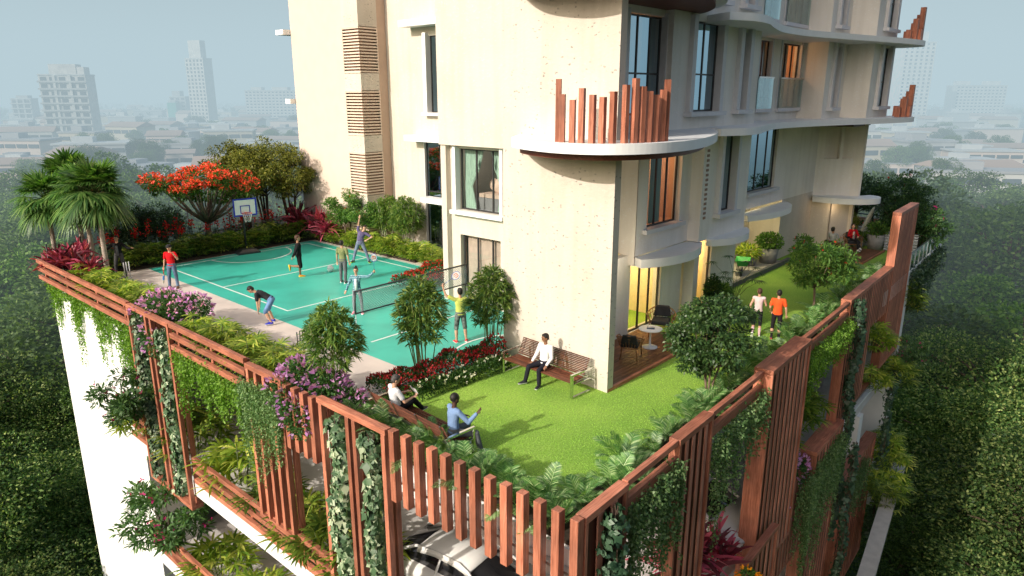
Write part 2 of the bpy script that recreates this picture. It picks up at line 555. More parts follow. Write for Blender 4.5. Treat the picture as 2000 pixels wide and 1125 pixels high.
M['room_warm'] = plain('warm room', (.76, .62, .40), .8, .05)
M['room_sky'] = plain('sky-tinted room', (.15, .26, .36), .8, .1)  # room walls coloured blue to stand in for sky reflected in the panes
M['room_orange'] = plain('orange room', (.66, .42, .27), .8, .05)
M['curtain'] = plain('mint curtain', (.38, .52, .44), .85, .2, 3, scale=(9, 9, .3))
M['curtain_white'] = plain('white curtain', (.66, .64, .62), .85, .16, 3, scale=(9, 9, .3))
M['linen'] = plain('pink linen', (.62, .45, .38), .85, .1, 5, .3, 8)
M['grey_pot'] = plain('grey pot', (.22, .22, .22), .7, .15, 5, .15, 20)
M['terracotta'] = plain('terracotta', (.38, .15, .07), .8, .15)
M['pebble'] = plain('pale pebbles', (.42, .39, .35), .85, .35, 22, .8, 22)
M['stone'] = plain('dark kerb stone', (.10, .10, .10), .7, .2, 8, .2)
M['soil'] = plain('planter soil', (.035, .024, .016), .95, .3, 10, .5, 12)
M['bark'] = plain('grey brown bark', (.16, .11, .08), .85, .3, 6, .5, 20, scale=(3, 3, .8))
M['bark_dark'] = plain('dark bark', (.07, .045, .03), .85, .3, 6, .4, 20, scale=(3, 3, .8))
M['palm_trunk'] = plain('pale palm trunk', (.36, .30, .25), .85, .2, 4, .4, 14, scale=(2, 2, 9))
M['stem'] = plain('bamboo cane', (.17, .19, .06), .5, .25, 4, scale=(1, 1, 5))
M['stem_pale'] = plain('pale bamboo cane', (.52, .50, .40), .6, .2, 4, scale=(1, 1, 5))
M['twig'] = plain('green stem', (.08, .11, .03), .6, .2)

G = lambda *c: c
M['palm'] = leafmat('fan palm leaf', [(.02, .06, .012), (.05, .13, .022), (.10, .20, .04), (.16, .24, .07)], .3, .1)
M['palm_dead'] = leafmat('orange palm fruit stalk', [(.30, .07, .02), (.45, .13, .04)], .2)
M['cordy'] = leafmat('red cordyline leaf', [(.05, .012, .018), (.16, .018, .04), (.34, .04, .085), (.52, .10, .17)], .3, .1)
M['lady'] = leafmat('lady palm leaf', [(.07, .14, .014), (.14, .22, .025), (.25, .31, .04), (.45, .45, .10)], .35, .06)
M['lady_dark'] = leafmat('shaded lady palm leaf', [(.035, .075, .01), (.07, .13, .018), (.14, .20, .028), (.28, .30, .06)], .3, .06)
M['canna'] = leafmat('canna leaf', [(.012, .035, .018), (.025, .06, .028), (.05, .09, .045)], .25, .1)
M['redfl'] = leafmat('red flower', [(.38, .01, .012), (.55, .02, .02), (.65, .04, .03)], .25, .03, gain=1)
M['flame'] = leafmat('flame tree flower', [(.60, .04, .02), (.84, .10, .05), (.90, .20, .11)], .3, .03, gain=1)
M['fern'] = leafmat('flame tree leaf', [(.03, .08, .016), (.06, .13, .026), (.11, .18, .04)], .35, .04)
M['olive'] = leafmat('olive green leaf', [(.045, .055, .01), (.085, .10, .018), (.14, .15, .028), (.20, .19, .04)], .3, .05)
M['dark'] = leafmat('dark evergreen leaf', [(.01, .03, .01), (.02, .055, .015), (.045, .09, .025)], .25, .06)
M['bamboo'] = leafmat('bamboo leaf', [(.025, .07, .012), (.055, .12, .02), (.10, .17, .03), (.22, .28, .06)], .3, .08)
M['boug'] = leafmat('bougainvillea leaf', [(.015, .05, .012), (.03, .08, .02), (.06, .12, .03)], .3, .05)
M['boug_fl'] = leafmat('lilac flower', [(.40, .16, .42), (.55, .26, .58), (.66, .40, .68)], .35, .02, gain=1)
M['pinkfl'] = leafmat('pink flower', [(.50, .03, .18), (.62, .06, .26)], .3, .02, gain=1)
M['whitefl'] = leafmat('white flower', [(.72, .70, .55), (.80, .80, .72)], .3, .02, gain=1)
M['orangefl'] = leafmat('orange flower', [(.75, .22, .01), (.8, .35, .02)], .2, .02, gain=1)
M['frang'] = leafmat('oleander leaf', [(.025, .065, .018), (.05, .11, .03), (.09, .16, .05)], .25, .1)
M['creep'] = leafmat('bright creeper leaf', [(.07, .15, .016), (.12, .24, .028), (.20, .33, .055)], .35, .05)
M['creep_d'] = leafmat('grey green creeper leaf', [(.05, .11, .035), (.10, .18, .065), (.19, .27, .12)], .3, .05)
M['ivy'] = leafmat('variegated ivy leaf', [(.025, .06, .025), (.05, .10, .045), (.09, .15, .075), (.36, .40, .27)], .2, .1)
M['ivy_d'] = leafmat('dark ivy leaf', [(.014, .04, .02), (.03, .07, .035), (.06, .11, .06)], .2, .1)
M['areca'] = leafmat('areca frond leaf', [(.03, .09, .022), (.07, .17, .045), (.13, .25, .07), (.34, .42, .22)], .35, .1)
M['shrub'] = leafmat('shrub leaf', [(.03, .08, .016), (.065, .14, .028), (.12, .20, .04)], .3, .06)
M['tree'] = leafmat('glossy tree leaf', [(.02, .055, .016), (.04, .09, .025), (.08, .14, .035)], .25, .12)
M['ixora'] = leafmat('ixora leaf', [(.015, .045, .01), (.03, .08, .016), (.06, .12, .025)], .3, .06)
M['ixofl'] = leafmat('ixora flower', [(.25, .012, .02), (.40, .025, .035), (.52, .06, .06)], .2, .03, gain=1)
M['wood_far'] = leafmat('far tree leaf', [(.012, .03, .01), (.035, .075, .02), (.08, .13, .035), (.20, .23, .08)], .3, .03, objvar=.5, gain=1.6)
M['wood_mid'] = leafmat('hazy tree leaf', [(.04, .075, .03), (.075, .125, .045), (.13, .19, .065)], .3, .02, objvar=.45, gain=1.2)  # haze put into the leaf colour: paler copy for the farther trees
M['wood_lit'] = leafmat('far tree lighter leaf', [(.02, .05, .012), (.05, .10, .022), (.10, .16, .04)], .3, .03, objvar=.5, gain=1.5)
# ----------------------------------------------------------------- ground sheets
GZ = -22.0


def sheet(name, poly, z, m, depth=0.0):
    b = MB()
    if depth: b.prism(poly, z - depth, z)
    else: b.poly([(x, y, z) for x, y in poly])
    return tag(b.build(name, m), kind='structure')


def scr_y(x):            # plan line of the right-hand timber screens
    return 5.95 + 0.043 * (x - 8.5)


mg = plain('dark undergrowth', (.025, .045, .018), .95, .4, .05, .2, .4)
sheet('ground', [(-6000, -6000), (6000, -6000), (6000, 6000), (-6000, 6000)], GZ, mg)
sheet('pathway', [(8.95, 14.1), (21.8, 14.1), (21.8, 36.5), (8.95, 33.9)], 0.0, M['paving'])
sheet('sports_court', [(12.16, 13.72), (20.95, 13.72), (20.95, 33.2), (12.3, 33.2)], 0.005, M['court'])
b = MB()


def strip(b, p0, p1, w, z):
    p0, p1 = V3(p0), V3(p1); d = nrm(p1 - p0); n = np.array([-d[1], d[0]]) * w / 2
    b.poly([(*(p0 - n), z), (*(p1 - n), z), (*(p1 + n), z), (*(p0 + n), z)])


lz = 0.009
for a, c in (((13.0, 22.6), (13.0, 32.79)), ((13.04, 32.75), (20.28, 32.75)), ((13.04, 27.6), (20.28, 27.6)), ((13.04, 22.64), (20.28, 22.64)),
             ((20.32, 14.2), (20.32, 32.79)), ((12.95, 17.6), (20.28, 17.6))):
    strip(b, a, c, 0.075, lz)
strip(b, (20.86, 14.2), (20.9, 33.1), 0.05, lz)
for (cx, cy, r, a0, a1) in ((17.0, 32.71, 1.98, 180, 360), (15.1, 13.75, 1.5, 0, 180)):
    if cy < 20: cx, cy, r, a0, a1 = 15.1, 13.25, 2.0, 22, 152
    t = np.radians(np.linspace(a0, a1, 40))
    for t0, t1 in zip(t, t[1:]):
        P = lambda q, rr: (cx + rr * math.cos(q), cy + rr * math.sin(q), lz + .004)
        b.poly([P(t0, r - .04), P(t0, r + .04), P(t1, r + .04), P(t1, r - .04)])
link('court_line', b.mesh('court_line', M['line']), bpy.data.objects['sports_court'])


def lawnmat():
    m, nt, out, N, L = nodes('bright green turf')
    bs = N('ShaderNodeBsdfPrincipled'); bs.inputs['Roughness'].default_value = .9; bs.inputs['Specular IOR Level'].default_value = .1
    co = coords(N, L)
    n1 = N('ShaderNodeTexNoise'); n1.inputs['Scale'].default_value = 22; n1.inputs['Detail'].default_value = 8; L(co, n1.inputs['Vector'])
    n2 = N('ShaderNodeTexNoise'); n2.inputs['Scale'].default_value = .45; n2.inputs['Detail'].default_value = 3; L(co, n2.inputs['Vector'])
    r1 = ramp(N, [(.20, .34, .055), (.275, .45, .08), (.35, .53, .12)], [.3, .5, .7]); L(n1.outputs['Fac'], r1.inputs['Fac'])
    r2 = ramp(N, [(.72, .80, .7), (1.1, 1.05, 1.0)], [.35, .65]); L(n2.outputs['Fac'], r2.inputs['Fac'])
    mx = N('ShaderNodeMix', data_type='RGBA', blend_type='MULTIPLY'); mx.inputs['Factor'].default_value = 1
    L(r1.outputs['Color'], mx.inputs['A']); L(r2.outputs['Color'], mx.inputs['B']); L(mx.outputs['Result'], bs.inputs['Base Color'])
    bp = N('ShaderNodeBump'); bp.inputs['Strength'].default_value = .8; bp.inputs['Distance'].default_value = .03
    L(n1.outputs['Fac'], bp.inputs['Height']); L(bp.outputs['Normal'], bs.inputs['Normal'])
    L(bs.outputs[0], out.inputs['Surface'])
    return m


M['turf'] = lawnmat()
sheet('lawn', [(8.9, 6.25), (36, 7.35), (43, 7.6), (43, 13.9), (8.9, 14.1)], 0.003, M['turf'])
# short blades over the near part of the lawn
lv = Leaves()
n = 42000
gx = 9.2 + 15.5 * RNG.random(n) ** 1.3; gy = 6.9 + 6.9 * RNG.random(n)
ok = (gy < 11.7) | (gx < 14.6)
P = np.stack([gx[ok], gy[ok], np.full(ok.sum(), .0)], 1)
D = rdir(len(P), 2.2)
D[:, 2] = np.abs(D[:, 2])
lv.add(P, D, rdir(len(P)), .02 + .02 * RNG.random(len(P)), .011, 'needle')
M['blade'] = leafmat('turf blade', [(.21, .36, .05), (.28, .46, .08), (.35, .53, .13)], .35, .03, objvar=0)
tag(lv.build('grass', M['blade']), kind='stuff')

# ----------------------------------------------------------------- podium building
pod = thing('podium_building', 'white parking podium under the roof garden with open floors and planted edges', 'building', (8.6, 6.2, -0.02))
b = MB()
dk = [(8.72, 6.25), (36, 7.3), (43.2, 7.55), (43.2, 41.5), (22, 41.5), (8.72, 34.1)]
b.prism(dk, -.62, -.012)
b.build('deck_slab', [M['whitewall']], pod, True)
b = MB(); b.wall((8.6, 34.1), (8.6, 25.95), GZ, -.1, 1.6, caps=True)
b.build('side_wall', M['whitewall'], pod, True)
for z in (-4.85, -9.45):
    b = MB(); b.prism([(8.62, 6.35), (34.5, 7.3), (34.5, 33.8), (8.62, 25.94)], z - .36, z)
    b.build('floor_slab', [M['concrete']], pod, True)
for z in (-4.83, -9.43):       # white upstand along the open edge of each floor
    b = MB(); b.box(8.55, 8.7, 6.4, 25.94, z - .42, z + .12); b.build('edge_upstand', M['white'], pod, True)
b = MB(); b.box(8.66, 8.71, 6.26, 25.94, -.74, -.03)
b.build('edge_upstand', M['white'], pod, True)
for z in (-4.83, -9.43):
    p0, p1 = (8.72, 6.42), (34.4, 7.38)
    b = MB(); b.beam((*p0, z - .15), (*p1, z - .15), .14, .5); b.build('edge_upstand', M['white'], pod, True)
b = MB()
b.beam((30.5, 7.0, -.35), (43.2, 7.5, -.35), .12, .6)
b.build('edge_upstand', M['white'], pod, True)
for (x, y) in ((12.5, 24), (12.5, 17.5), (13.2, 9.6), (20, 9.4), (27, 9.6), (33, 9.8), (20, 17)):
    b = MB(); b.box(x, x + .6, y, y + .6, -22, -.62)
    b.build('column', M['ceiling'], pod, True)
b = MB(); b.wall((30.6, 33), (30.6, 9), -22, -.62, .3); b.wall((8.7, 33.7), (30.6, 33.7), -22, -.62, -.3)
b.build('inner_wall', M['ceiling'], pod, True)
# white end of the right side, with the ramp parapet below
b = MB(); b.box(34.9, 35.4, 7.12, 9.0, -12, -.66); b.build('end_wall', M['whitewall'], pod, True); b = MB(); b.box(29.6, 30.1, 7.0, 8.2, -12, -5.25)
b.build('end_wall', M['whitewall'], pod, True)
b = MB()
b.beam((24.6, 4.9, -9.25), (34.5, 6.2, -9.25), .55, .28); b.beam((24.6, 5.0, -10.4), (34.5, 6.3, -10.4), .3, 2.0)
b.build('ramp_parapet', plain('grey coping', (.40, .38, .35), .85, .12, 3, .1), pod, True)
# planter soil
b = MB()
b.box(8.72, 10.15, 14.6, 33.9, -.01, .10); b.build('planting_bed', M['soil'], pod, True); b = MB()
b.prism([(8.74, 6.3), (34, 7.3), (34, 8.0), (9.2, 7.1), (9.2, 14.4), (8.74, 14.4)], -.01, .05); b.build('planting_bed', M['soil'], pod, True); b = MB(); b.prism([(8.95, 34.0), (12.2, 33.32), (21.1, 33.32), (43, 33.32), (43, 41.4), (22, 41.4)], -.01, .09); b.build('planting_bed', M['soil'], pod, True); b = MB()
b.box(21.15, 21.8, 25.0, 35.5, -.01, .1)
b.build('planting_bed', M['soil'], pod, True)

# ----------------------------------------------------------------- tower
tow = thing('residential_tower', 'cream textured residential tower with curved white balcony slabs rising beside the court', 'building', (14.7, 9.66, 0))


def room(p0, p1, u0, u1, z0, z1, depth, m, inset=.32):
    """inside of a room behind an opening: floor, ceiling, back and side walls"""
    p0, p1 = V3(p0[:2]), V3(p1[:2]); d = nrm(p1 - p0); n = np.array([-d[1], d[0]])
    q = lambda u, w, z: (*(p0 + d * u + n * w), z)
    a, c = u0 - .5, u1 + .5; w0, w1 = inset, depth; y0, y1 = z0 - .03, z1 + .15
    b = MB()
    b.poly([q(a, w0, y0), q(c, w0, y0), q(c, w1, y0), q(a, w1, y0)])
    b.poly([q(a, w1, y1), q(c, w1, y1), q(c, w0, y1), q(a, w0, y1)])
    b.poly([q(a, w1, y0), q(c, w1, y0), q(c, w1, y1), q(a, w1, y1)])
    b.poly([q(a, w0, y0), q(a, w1, y0), q(a, w1, y1), q(a, w0, y1)])
    b.poly([q(c, w1, y0), q(c, w0, y0), q(c, w0, y1), q(c, w1, y1)])
    b.build('room', m, tow, True)


def window(p0, p1, u0, u1, z0, z1, mull=(1 / 3, 2 / 3), transom=None, glass='glass_dark', inset=.16, sur=.16, proud=.12, sill=True, rm='room_sky', depth=2.6, cur=None, frame='frame', dark='mullion', surround=True):
    p0, p1 = V3(p0[:2]), V3(p1[:2]); d = nrm(p1 - p0); n = np.array([-d[1], d[0]])
    q = lambda u, w, z: (*(p0 + d * u + n * w), z)
    w = MB(); t = .055
    def bar(ua, ub, za, zb): 
        w.loft([[q(ua, inset - t / 2, za), q(ub, inset - t / 2, za), q(ub, inset + t / 2, za), q(ua, inset + t / 2, za)],
                [q(ua, inset - t / 2, zb), q(ub, inset - t / 2, zb), q(ub, inset + t / 2, zb), q(ua, inset + t / 2, zb)]], 0, False)
    e = .004
    bar(u0 + e, u0 + t, z0 + e, z1 - e); bar(u1 - t, u1 - e, z0 + e, z1 - e)
    bar(u0 + t, u1 - t, z1 - t, z1 - e); bar(u0 + t, u1 - t, z0 + e, z0 + t)
    for f in mull:
        u = u0 + (u1 - u0) * f; bar(u - t / 2, u + t / 2, z0 + t, z1 - t)
    if transom: 
        zt = z0 + (z1 - z0) * transom
        w.loft([[q(u0 + t, inset - .05, zt - .02), q(u1 - t, inset - .05, zt - .02), q(u1 - t, inset - .03, zt - .02), q(u0 + t, inset - .03, zt - .02)],
                [q(u0 + t, inset - .05, zt + .03), q(u1 - t, inset - .05, zt + .03), q(u1 - t, inset - .03, zt + .03), q(u0 + t, inset - .03, zt + .03)]], 0, False)
    o = w.build('window', M[dark], tow, True)
    def sub(name, mb, m): 
        org = tow.location
        link(name, mb.mesh(name, m, org), o)
    g = MB(); g.poly([q(u0 + .02, inset, z0 + .02), q(u1 - .02, inset, z0 + .02), q(u1 - .02, inset, z1 - .02), q(u0 + .02, inset, z1 - .02)])
    sub('pane', g, M[glass])
    def blk(mb, ua, ub, wa, wb, za, zb):
        mb.loft([[q(ua, wa, za), q(ub, wa, za), q(ub, wb, za), q(ua, wb, za)], [q(ua, wa, zb), q(ub, wa, zb), q(ub, wb, zb), q(ua, wb, zb)]], 0, False)
    if surround:
        s = MB(); blk(s, u0 - sur, u0 + .003, -proud, .1, z0, z1 + sur * .6); sub('surround', s, M[frame])
        s = MB(); blk(s, u1 - .003, u1 + sur, -proud, .1, z0, z1 + sur * .6); sub('surround', s, M[frame])
    if sill:
        s = MB(); blk(s, u0 - sur - .08, u1 + sur + .08, -proud - .12, .12, z0 - .14, z0 - .002)
        sub('sill', s, M[frame])
    if cur:
        cm, spans = cur
        for (a, c, gather) in spans:
            k = 14; cb = MB(); zt, zb = z1 - .03, z0 + .04
            rows = []
            for z, wf in ((zt, 1.0), (zt - (zt - zb) * .3, .8 if gather else 1), (zt - (zt - zb) * .62, .38 if gather else 1), (zb, .6 if gather else 1)):
                row = []
                for i in range(k + 1):
                    f = i / k; side = a if (a + c) / 2 < .5 else c
                    ff = side + ((a + (c - a) * f) - side) * wf
                    row.append(cb.vert(q(u0 + (u1 - u0) * ff, inset + .14 + .05 * math.sin(i * 2.3), z)))
                rows.append(row)
            for r0, r1 in zip(rows, rows[1:]):
                for i in range(k): cb.face((r0[i], r0[i + 1], r1[i + 1], r1[i]), 0, True)
            sub('curtain', cb, M[cm])
    if rm: room(p0, p1, u0, u1, z0, z1, depth, M[rm])
    return o


TOP = 45.0  # unseen height raised so the tower keeps sun off the upper right returns
# front fin (pocked, sunlit) with the small end face
b = MB(); b.prism([(14.66, 9.66), (14.93, 9.66), (15.3, 13.75), (15.06, 13.75)], -.02, TOP)
b.build('front_wall', M['stucco'], tow, True)
# sunlit wall behind, with a bedroom window and a garden door
WL0, WL1 = (18.2, 19.5), (18.2, 13.7)
b = MB(); b.wall(WL0, WL1, -.02, 5.92, .3, [(.62, 2.82, 3.55, 5.80), (.70, 2.75, 0.0, 2.62)])
b.build('wall', M['stucco_soft'], tow, True)
b = MB(); b.wall((17.9, 19.55), (17.9, 13.7), 5.92, TOP, .6)
b.build('upper_wall', M['stucco_soft'], tow, True)
b = MB(); b.box(17.98, 18.198, 19.28, 19.55, -.02, 5.918)
b.build('pilaster', M['stucco_soft'], tow, True)
window(WL0, WL1, .62, 2.82, 3.55, 5.80, (.36, .73), None, 'glass_clear', .2, .14, .14, True, None, frame='white', cur=('curtain', [(0.02, .45, True), (.62, .98, True)]))
room(WL0, WL1, .62, 2.82, 3.3, 5.80, 2.6, plain('blue grey bedroom', (.30, .36, .42), .8, .05))
window(WL0, WL1, .70, 2.75, 0.0, 2.62, (.36, .73), None, 'glass_clear', .2, .1, .1, False, 'room_warm', 1.2, cur=('linen', [(.03, .97, False)]), surround=False, dark='mullion')
b = MB(); b.cbox((19.6, 17.6, 3.75), 1.7, 1.5, .5)
b.build('bed', plain('grey bed base', (.25, .24, .26), .7), tow, True)
b = MB(); b.cbox((19.6, 17.6, 4.08), 1.68, 1.46, .14); 
for k in range(4): b.ell((19.05 + .1 * k, 17.1 + .32 * k, 4.34 + .08 * (k % 2)), (.14, .3, .24), 10, 6)
bo = b.build('bedding', M['linen'], tow, True)
# side and back of this block
b = MB(); b.wall((33, 19.55), (18.2, 19.55), -.02, TOP, .3)
b.build('wall', M['stucco_soft'], tow, True)
# recessed wing with tall blue glazing
WG0, WG1 = (23.5, 29.3), (23.5, 19.85)
b = MB(); b.wall(WG0, WG1, -.02, TOP, .3, [(2.6, 4.6, .05, 5.45), (3.12, 5.2, 6.85, 10.35), (3.12, 5.2, 12.2, 15.6)])
b.build('wall', M['stucco_soft'], tow, True)
window(WG0, WG1, 2.6, 4.6, .05, 5.45, (.5,), .55, 'glass_dark', .12, .05, .02, False, 'room_sky', 3)
window(WG0, WG1, 3.12, 5.2, 6.85, 10.35, (.5,), None, 'glass_dark', .12, .22, .22, True, 'room_sky', 3, frame='white')
b = MB(); b.box(22.75, 23.49, 24.4, 27.35, 5.5, 5.78)
b.build('canopy', M['white'], tow, True)
b = MB(); b.box(22.75, 23.49, 24.4, 27.45, 10.75, 11.05)
b.build('canopy', M['white'], tow, True)
b = MB(); b.box(22.9, 23.49, 24.6, 26.45, 2.55, 2.8)
b.build('canopy', M['white'], tow, True)
# peach block with the louvred corner shaft
PB0 = (21.83, 35.22)
b = MB(); b.wall(PB0, (21.83, 30.62), -.02, TOP, .3); b.wall((28, 35.22), PB0, -.02, TOP, .3)
b.build('peach_wall', M['peach'], tow, True)
b = MB(); b.wall((22.95, 29.305), (23.5, 29.305), -.02, TOP, .25)
b.build('peach_wall', plain('peach brown render', (.50, .36, .28), .9, .04, 2), tow, True)
M['louvre_slat'] = plain('peach louvre blade', (.70, .56, .46), .7, .04)
LV = [(8.70, 10.86), (5.70, 7.88), (2.70, 4.88), (-.02, 1.9)]
zs = [TOP] + [z for ab in LV for z in (ab[1], ab[0])]
for za, zb in zip(zs[0::2], zs[1::2]):
    if za - zb < .05: continue
    b = MB(); b.wall((21.829, 30.62), (21.829, 29.3), zb, za, .25); b.wall((21.829, 29.3), (22.95, 29.3), zb, za, .25)
    b.build('corner_wall', M['stucco'], tow, True)
for za, zb in LV:
    b = MB(); k = 15
    for i in range(k):
        z = za + (zb - za) * (i + .5) / k
        b.prism([(21.80, 30.6), (21.80, 29.27), (22.93, 29.27), (22.93, 29.36), (21.89, 29.36), (21.89, 30.6)], z - .035, z + .035)
    for (x, y) in ((21.81, 30.58), (22.92, 29.29)):
        b.cbox((x, y, (za + zb) / 2), .05, .05, zb - za)
    b.box(21.79, 21.84, 29.27, 30.6, zb - .05, zb - .001); b.box(21.79, 21.84, 29.27, 30.6, za + .001, za + .05)
    b.build('louvre', M['louvre_slat'], tow, True)
    b = MB(); b.box(21.94, 22.9, 29.42, 30.58, za, zb)
    b.build('shaft_lining', M['louvre'], tow, True)
b = MB(); b.box(21.5, 22.4, 35.25, 35.75, 7.2, 7.45); b.build('ledge', M['white'], tow, True); b = MB(); b.box(21.4, 22.4, 35.25, 36.0, 10.75, 11.0)
b.build('ledge', M['white'], tow, True)

# ---- right-hand facade, ground floor
GW = 11.83
b = MB(); b.wall((15.0, GW), (22.62, GW), -.02, 2.72, .3, [(4.05, 6.02, .03, 2.6)]); 
b.build('porch_wall', M['stucco_lifted'], tow, True)
window((15.0, GW), (22.62, GW), 4.05, 6.02, .03, 2.6, (.36, .68), None, 'glass_clear', .1, .08, .01, False, 'room_warm', 3.2, surround=False)
b = MB(); b.wall((22.62, 11.42), (26.0, 11.42), -.02, 2.72, .3, [(.35, 1.3, .03, 2.66)]); b.wall((22.62, 12.1), (22.62, 11.42), -.02, 2.72, .2)
b.build('porch_wall', M['stucco_lifted'], tow, True)
window((22.62, 11.42), (26.0, 11.42), .35, 1.3, .03, 2.66, (), None, 'glass_clear', .1, .08, .01, False, 'room_warm', 2.6, surround=False)
b = MB(); b.wall((26.0, 14.0), (33.2, 14.0), -.02, 2.9, .3); b.wall((33.2, 14.3), (33.2, 12.5), -.02, 2.9, .3); b.wall((33.2, 12.5), (37.25, 12.5), -.02, 2.9, .3)
b.wall((37.25, 12.8), (37.25, 11.55), -.02, 2.6, .25); b.wall((37.3, 11.5), (38.45, 10.75), -.02, 2.6, .25); b.wall((38.45, 10.75), (38.45, 13.9), -.02, 2.6, .25)
b.wall((25.95, 11.43), (25.95, 14.2), -.02, 2.7, .3)
b.build('porch_wall', M['stucco_soft'], tow, True)
# ---- first floor
b = MB(); b.wall((15.0, 12.6), (18.9, 12.6), 2.6, 6.5, .3); b.wall((18.9, 12.6), (18.9, 11.62), 2.4, 6.5, .3)
b.build('wall', M['stucco_lifted'], tow, True)
A0, A1 = (18.9, 11.6), (22.3, 11.6)
b = MB(); b.wall(A0, A1, 2.722, 6.5, .3, [(.62, 2.72, 3.52, 6.2)]); b.wall((22.3, 11.6), (22.3, 11.16), 2.722, 6.5, .3)
b.build('wall', M['stucco_lifted'], tow, True)
window(A0, A1, .62, 2.72, 3.52, 6.2, (.36, .68), None, 'glass_clear', .2, .15, .04, True, 'room_orange', 2.4, cur=('curtain', [(.30, .62, False)]), surround=False)
B0, B1 = (22.3, 11.16), (26.0, 11.16)
b = MB(); b.wall(B0, B1, 2.722, 6.5, .3, [(1.25, 2.35, 3.6, 6.3)]); b.wall((26.0, 11.16), (26.0, 12.5), 2.722, 6.5, .3)
b.build('wall', M['stucco_lifted'], tow, True)
window(B0, B1, 1.25, 2.35, 3.6, 6.3, (.5,), None, 'glass_dark', .14, .2, .16, True, 'room_sky', 2.4)
b = MB()
for i in range(15):
    z = 3.5 + i * .165; b.box(22.50, 22.66, 11.135, 11.158, z, z + .085)
b.build('vent_strip', M['louvre'], tow, True)
D0, D1 = (26.0, 12.5), (37.25, 12.5)
b = MB(); b.wall(D0, D1, 2.902, 6.5, .3, [(3.1, 6.0, 3.62, 6.3)])
b.wall((37.25, 12.5), (38.6, 10.6), 2.602, 6.5, .3, [(.35, 1.1, 4.55, 6.1), (1.25, 2.1, 4.55, 6.1)])
b.wall((38.6, 10.6), (38.6, 14), 2.602, 6.5, .3)
b.build('wall', M['stucco_lifted'], tow, True)
window(D0, D1, 3.1, 6.0, 3.62, 6.3, (.34, .68), None, 'glass_dark', .14, .15, .08, True, 'room_sky', 2.4, surround=False)
b = MB(); b.poly([(37.4, 12.8, 4.5), (38.9, 10.9, 4.5), (38.9, 10.9, 6.3), (37.4, 12.8, 6.3)])
b.build('niche_back', M['stucco_lifted'], tow, True)
# ---- second floor and above (repeated once more above the frame)
for z0, last in ((6.5, False), (10.0, True)):
    z1 = z0 + 3.5
    s = lambda z: z - 6.5 + z0
    E0, E1 = (14.95, 11.6), (20.0, 11.6)
    b = MB(); b.wall(E0, E1, z0, z1, .3, [(2.95, 5.0, s(7.1), s(9.95))]); b.build('wall', M['stucco_lifted'], tow, True)
    window(E0, E1, 2.95, 5.0, s(7.1), s(9.93), (.36, .7), .42, 'glass_dark', .12, .18, .12, True, 'room_orange', 2.4, cur=('curtain_white', [(.6, .97, False)]))
    F0, F1 = (20.0, 11.3), (26.4, 11.3)
    b = MB(); b.wall(F0, F1, z0, z1, .3, [(1.25, 3.1, s(7.15), s(9.93)), (4.72, 5.25, s(7.17), s(9.8))]); b.wall((20.0, 11.6), (20.0, 11.3), z0, z1, .3); b.wall((26.4, 11.3), (26.4, 12.3), z0, z1, .3)
    b.build('wall', M['stucco_lifted'], tow, True)
    window(F0, F1, 1.25, 3.1, s(7.15), s(9.93), (.5,), .42, 'glass_dark', .12, .24, .16, True, 'room_sky', 2.4, cur=('curtain_white', [(.7, .97, False)]))
    window(F0, F1, 4.72, 5.25, s(7.17), s(9.8), (), .45, 'glass_dark', .12, .26, .16, True, 'room_sky', 2.4)
    H0, H1 = (26.4, 12.3), (33.35, 12.3)
    hs = [(2.3, 3.45, s(7.12), s(9.8)), (4.6, 6.75, s(7.12), s(9.8))]
    b = MB(); b.wall(H0, H1, z0, z1, .3, hs); b.wall((33.35, 12.3), (33.35, 11.2), z0, z1, .3); b.build('wall', M['stucco_lifted'], tow, True)
    window(H0, H1, *hs[0], (.5,), None, 'glass_clear', .14, .15, .04, True, 'room_orange', 2.0, cur=('linen', [(.55, .98, False)]))
    window(H0, H1, *hs[1], (.33, .66), None, 'glass_clear', .14, .15, .04, True, 'room_orange', 2.0, cur=('linen', [(.04, .6, False)]))
    for a, c in ((28.55, 30.05), (30.85, 33.33)):
        b = MB(); b.box(a, c, 12.16, 12.18, s(7.1), s(8.33)); b.build('glass_railing', M['glass_rail'], tow, True)
        b = MB(); b.box(a, c, 12.13, 12.21, s(8.332), s(8.39)); b.build('handrail', M['steel'], tow, True)
    I0, I1 = (33.35, 11.2), (35.9, 11.2)
    b = MB(); b.wall(I0, I1, z0, z1, .3, [(.85, 1.45, s(7.12), s(9.75))]); b.wall((35.9, 11.2), (35.9, 10.05), z0, z1, .3); b.build('wall', M['stucco_lifted'], tow, True)
    window(I0, I1, .85, 1.45, s(7.12), s(9.75), (), .42, 'glass_dark', .12, .22, .14, True, 'room_sky', 2.0)
    J0, J1 = (35.9, 10.05), (39.3, 10.05)
    b = MB(); b.wall(J0, J1, z0, z1, .3, [(1.25, 2.55, s(7.14), s(9.8))]); b.wall((39.3, 10.05), (39.3, 14), z0, z1, .3); b.build('wall', M['stucco_lifted'], tow, True)
    window(J0, J1, 1.25, 2.55, s(7.14), s(9.8), (.5,), .42, 'glass_dark', .12, .25, .14, True, 'room_sky', 2.0)


# ---- canopies and curved slabs
def smooth_curve(P, n=60):
    P = np.asarray(P, float); k = len(P); out = []
    for i in range(k - 1):
        p0, p1, p2, p3 = P[max(i - 1, 0)], P[i], P[i + 1], P[min(i + 2, k - 1)]
        for t in np.linspace(0, 1, max(2, n // (k - 1)), endpoint=False):
            out.append(.5 * ((2 * p1) + (-p0 + p2) * t + (2 * p0 - 5 * p1 + 4 * p2 - p3) * t * t + (-p0 + 3 * p1 - 3 * p2 + p3) * t ** 3))
    out.append(P[-1])
    return [tuple(q) for q in out]


def canopy(front, back, z0, z1):
    b = MB(); b.prism(smooth_curve(front, 36) + list(back), z0, z1)
    b.build('canopy', M['white'], tow, True)


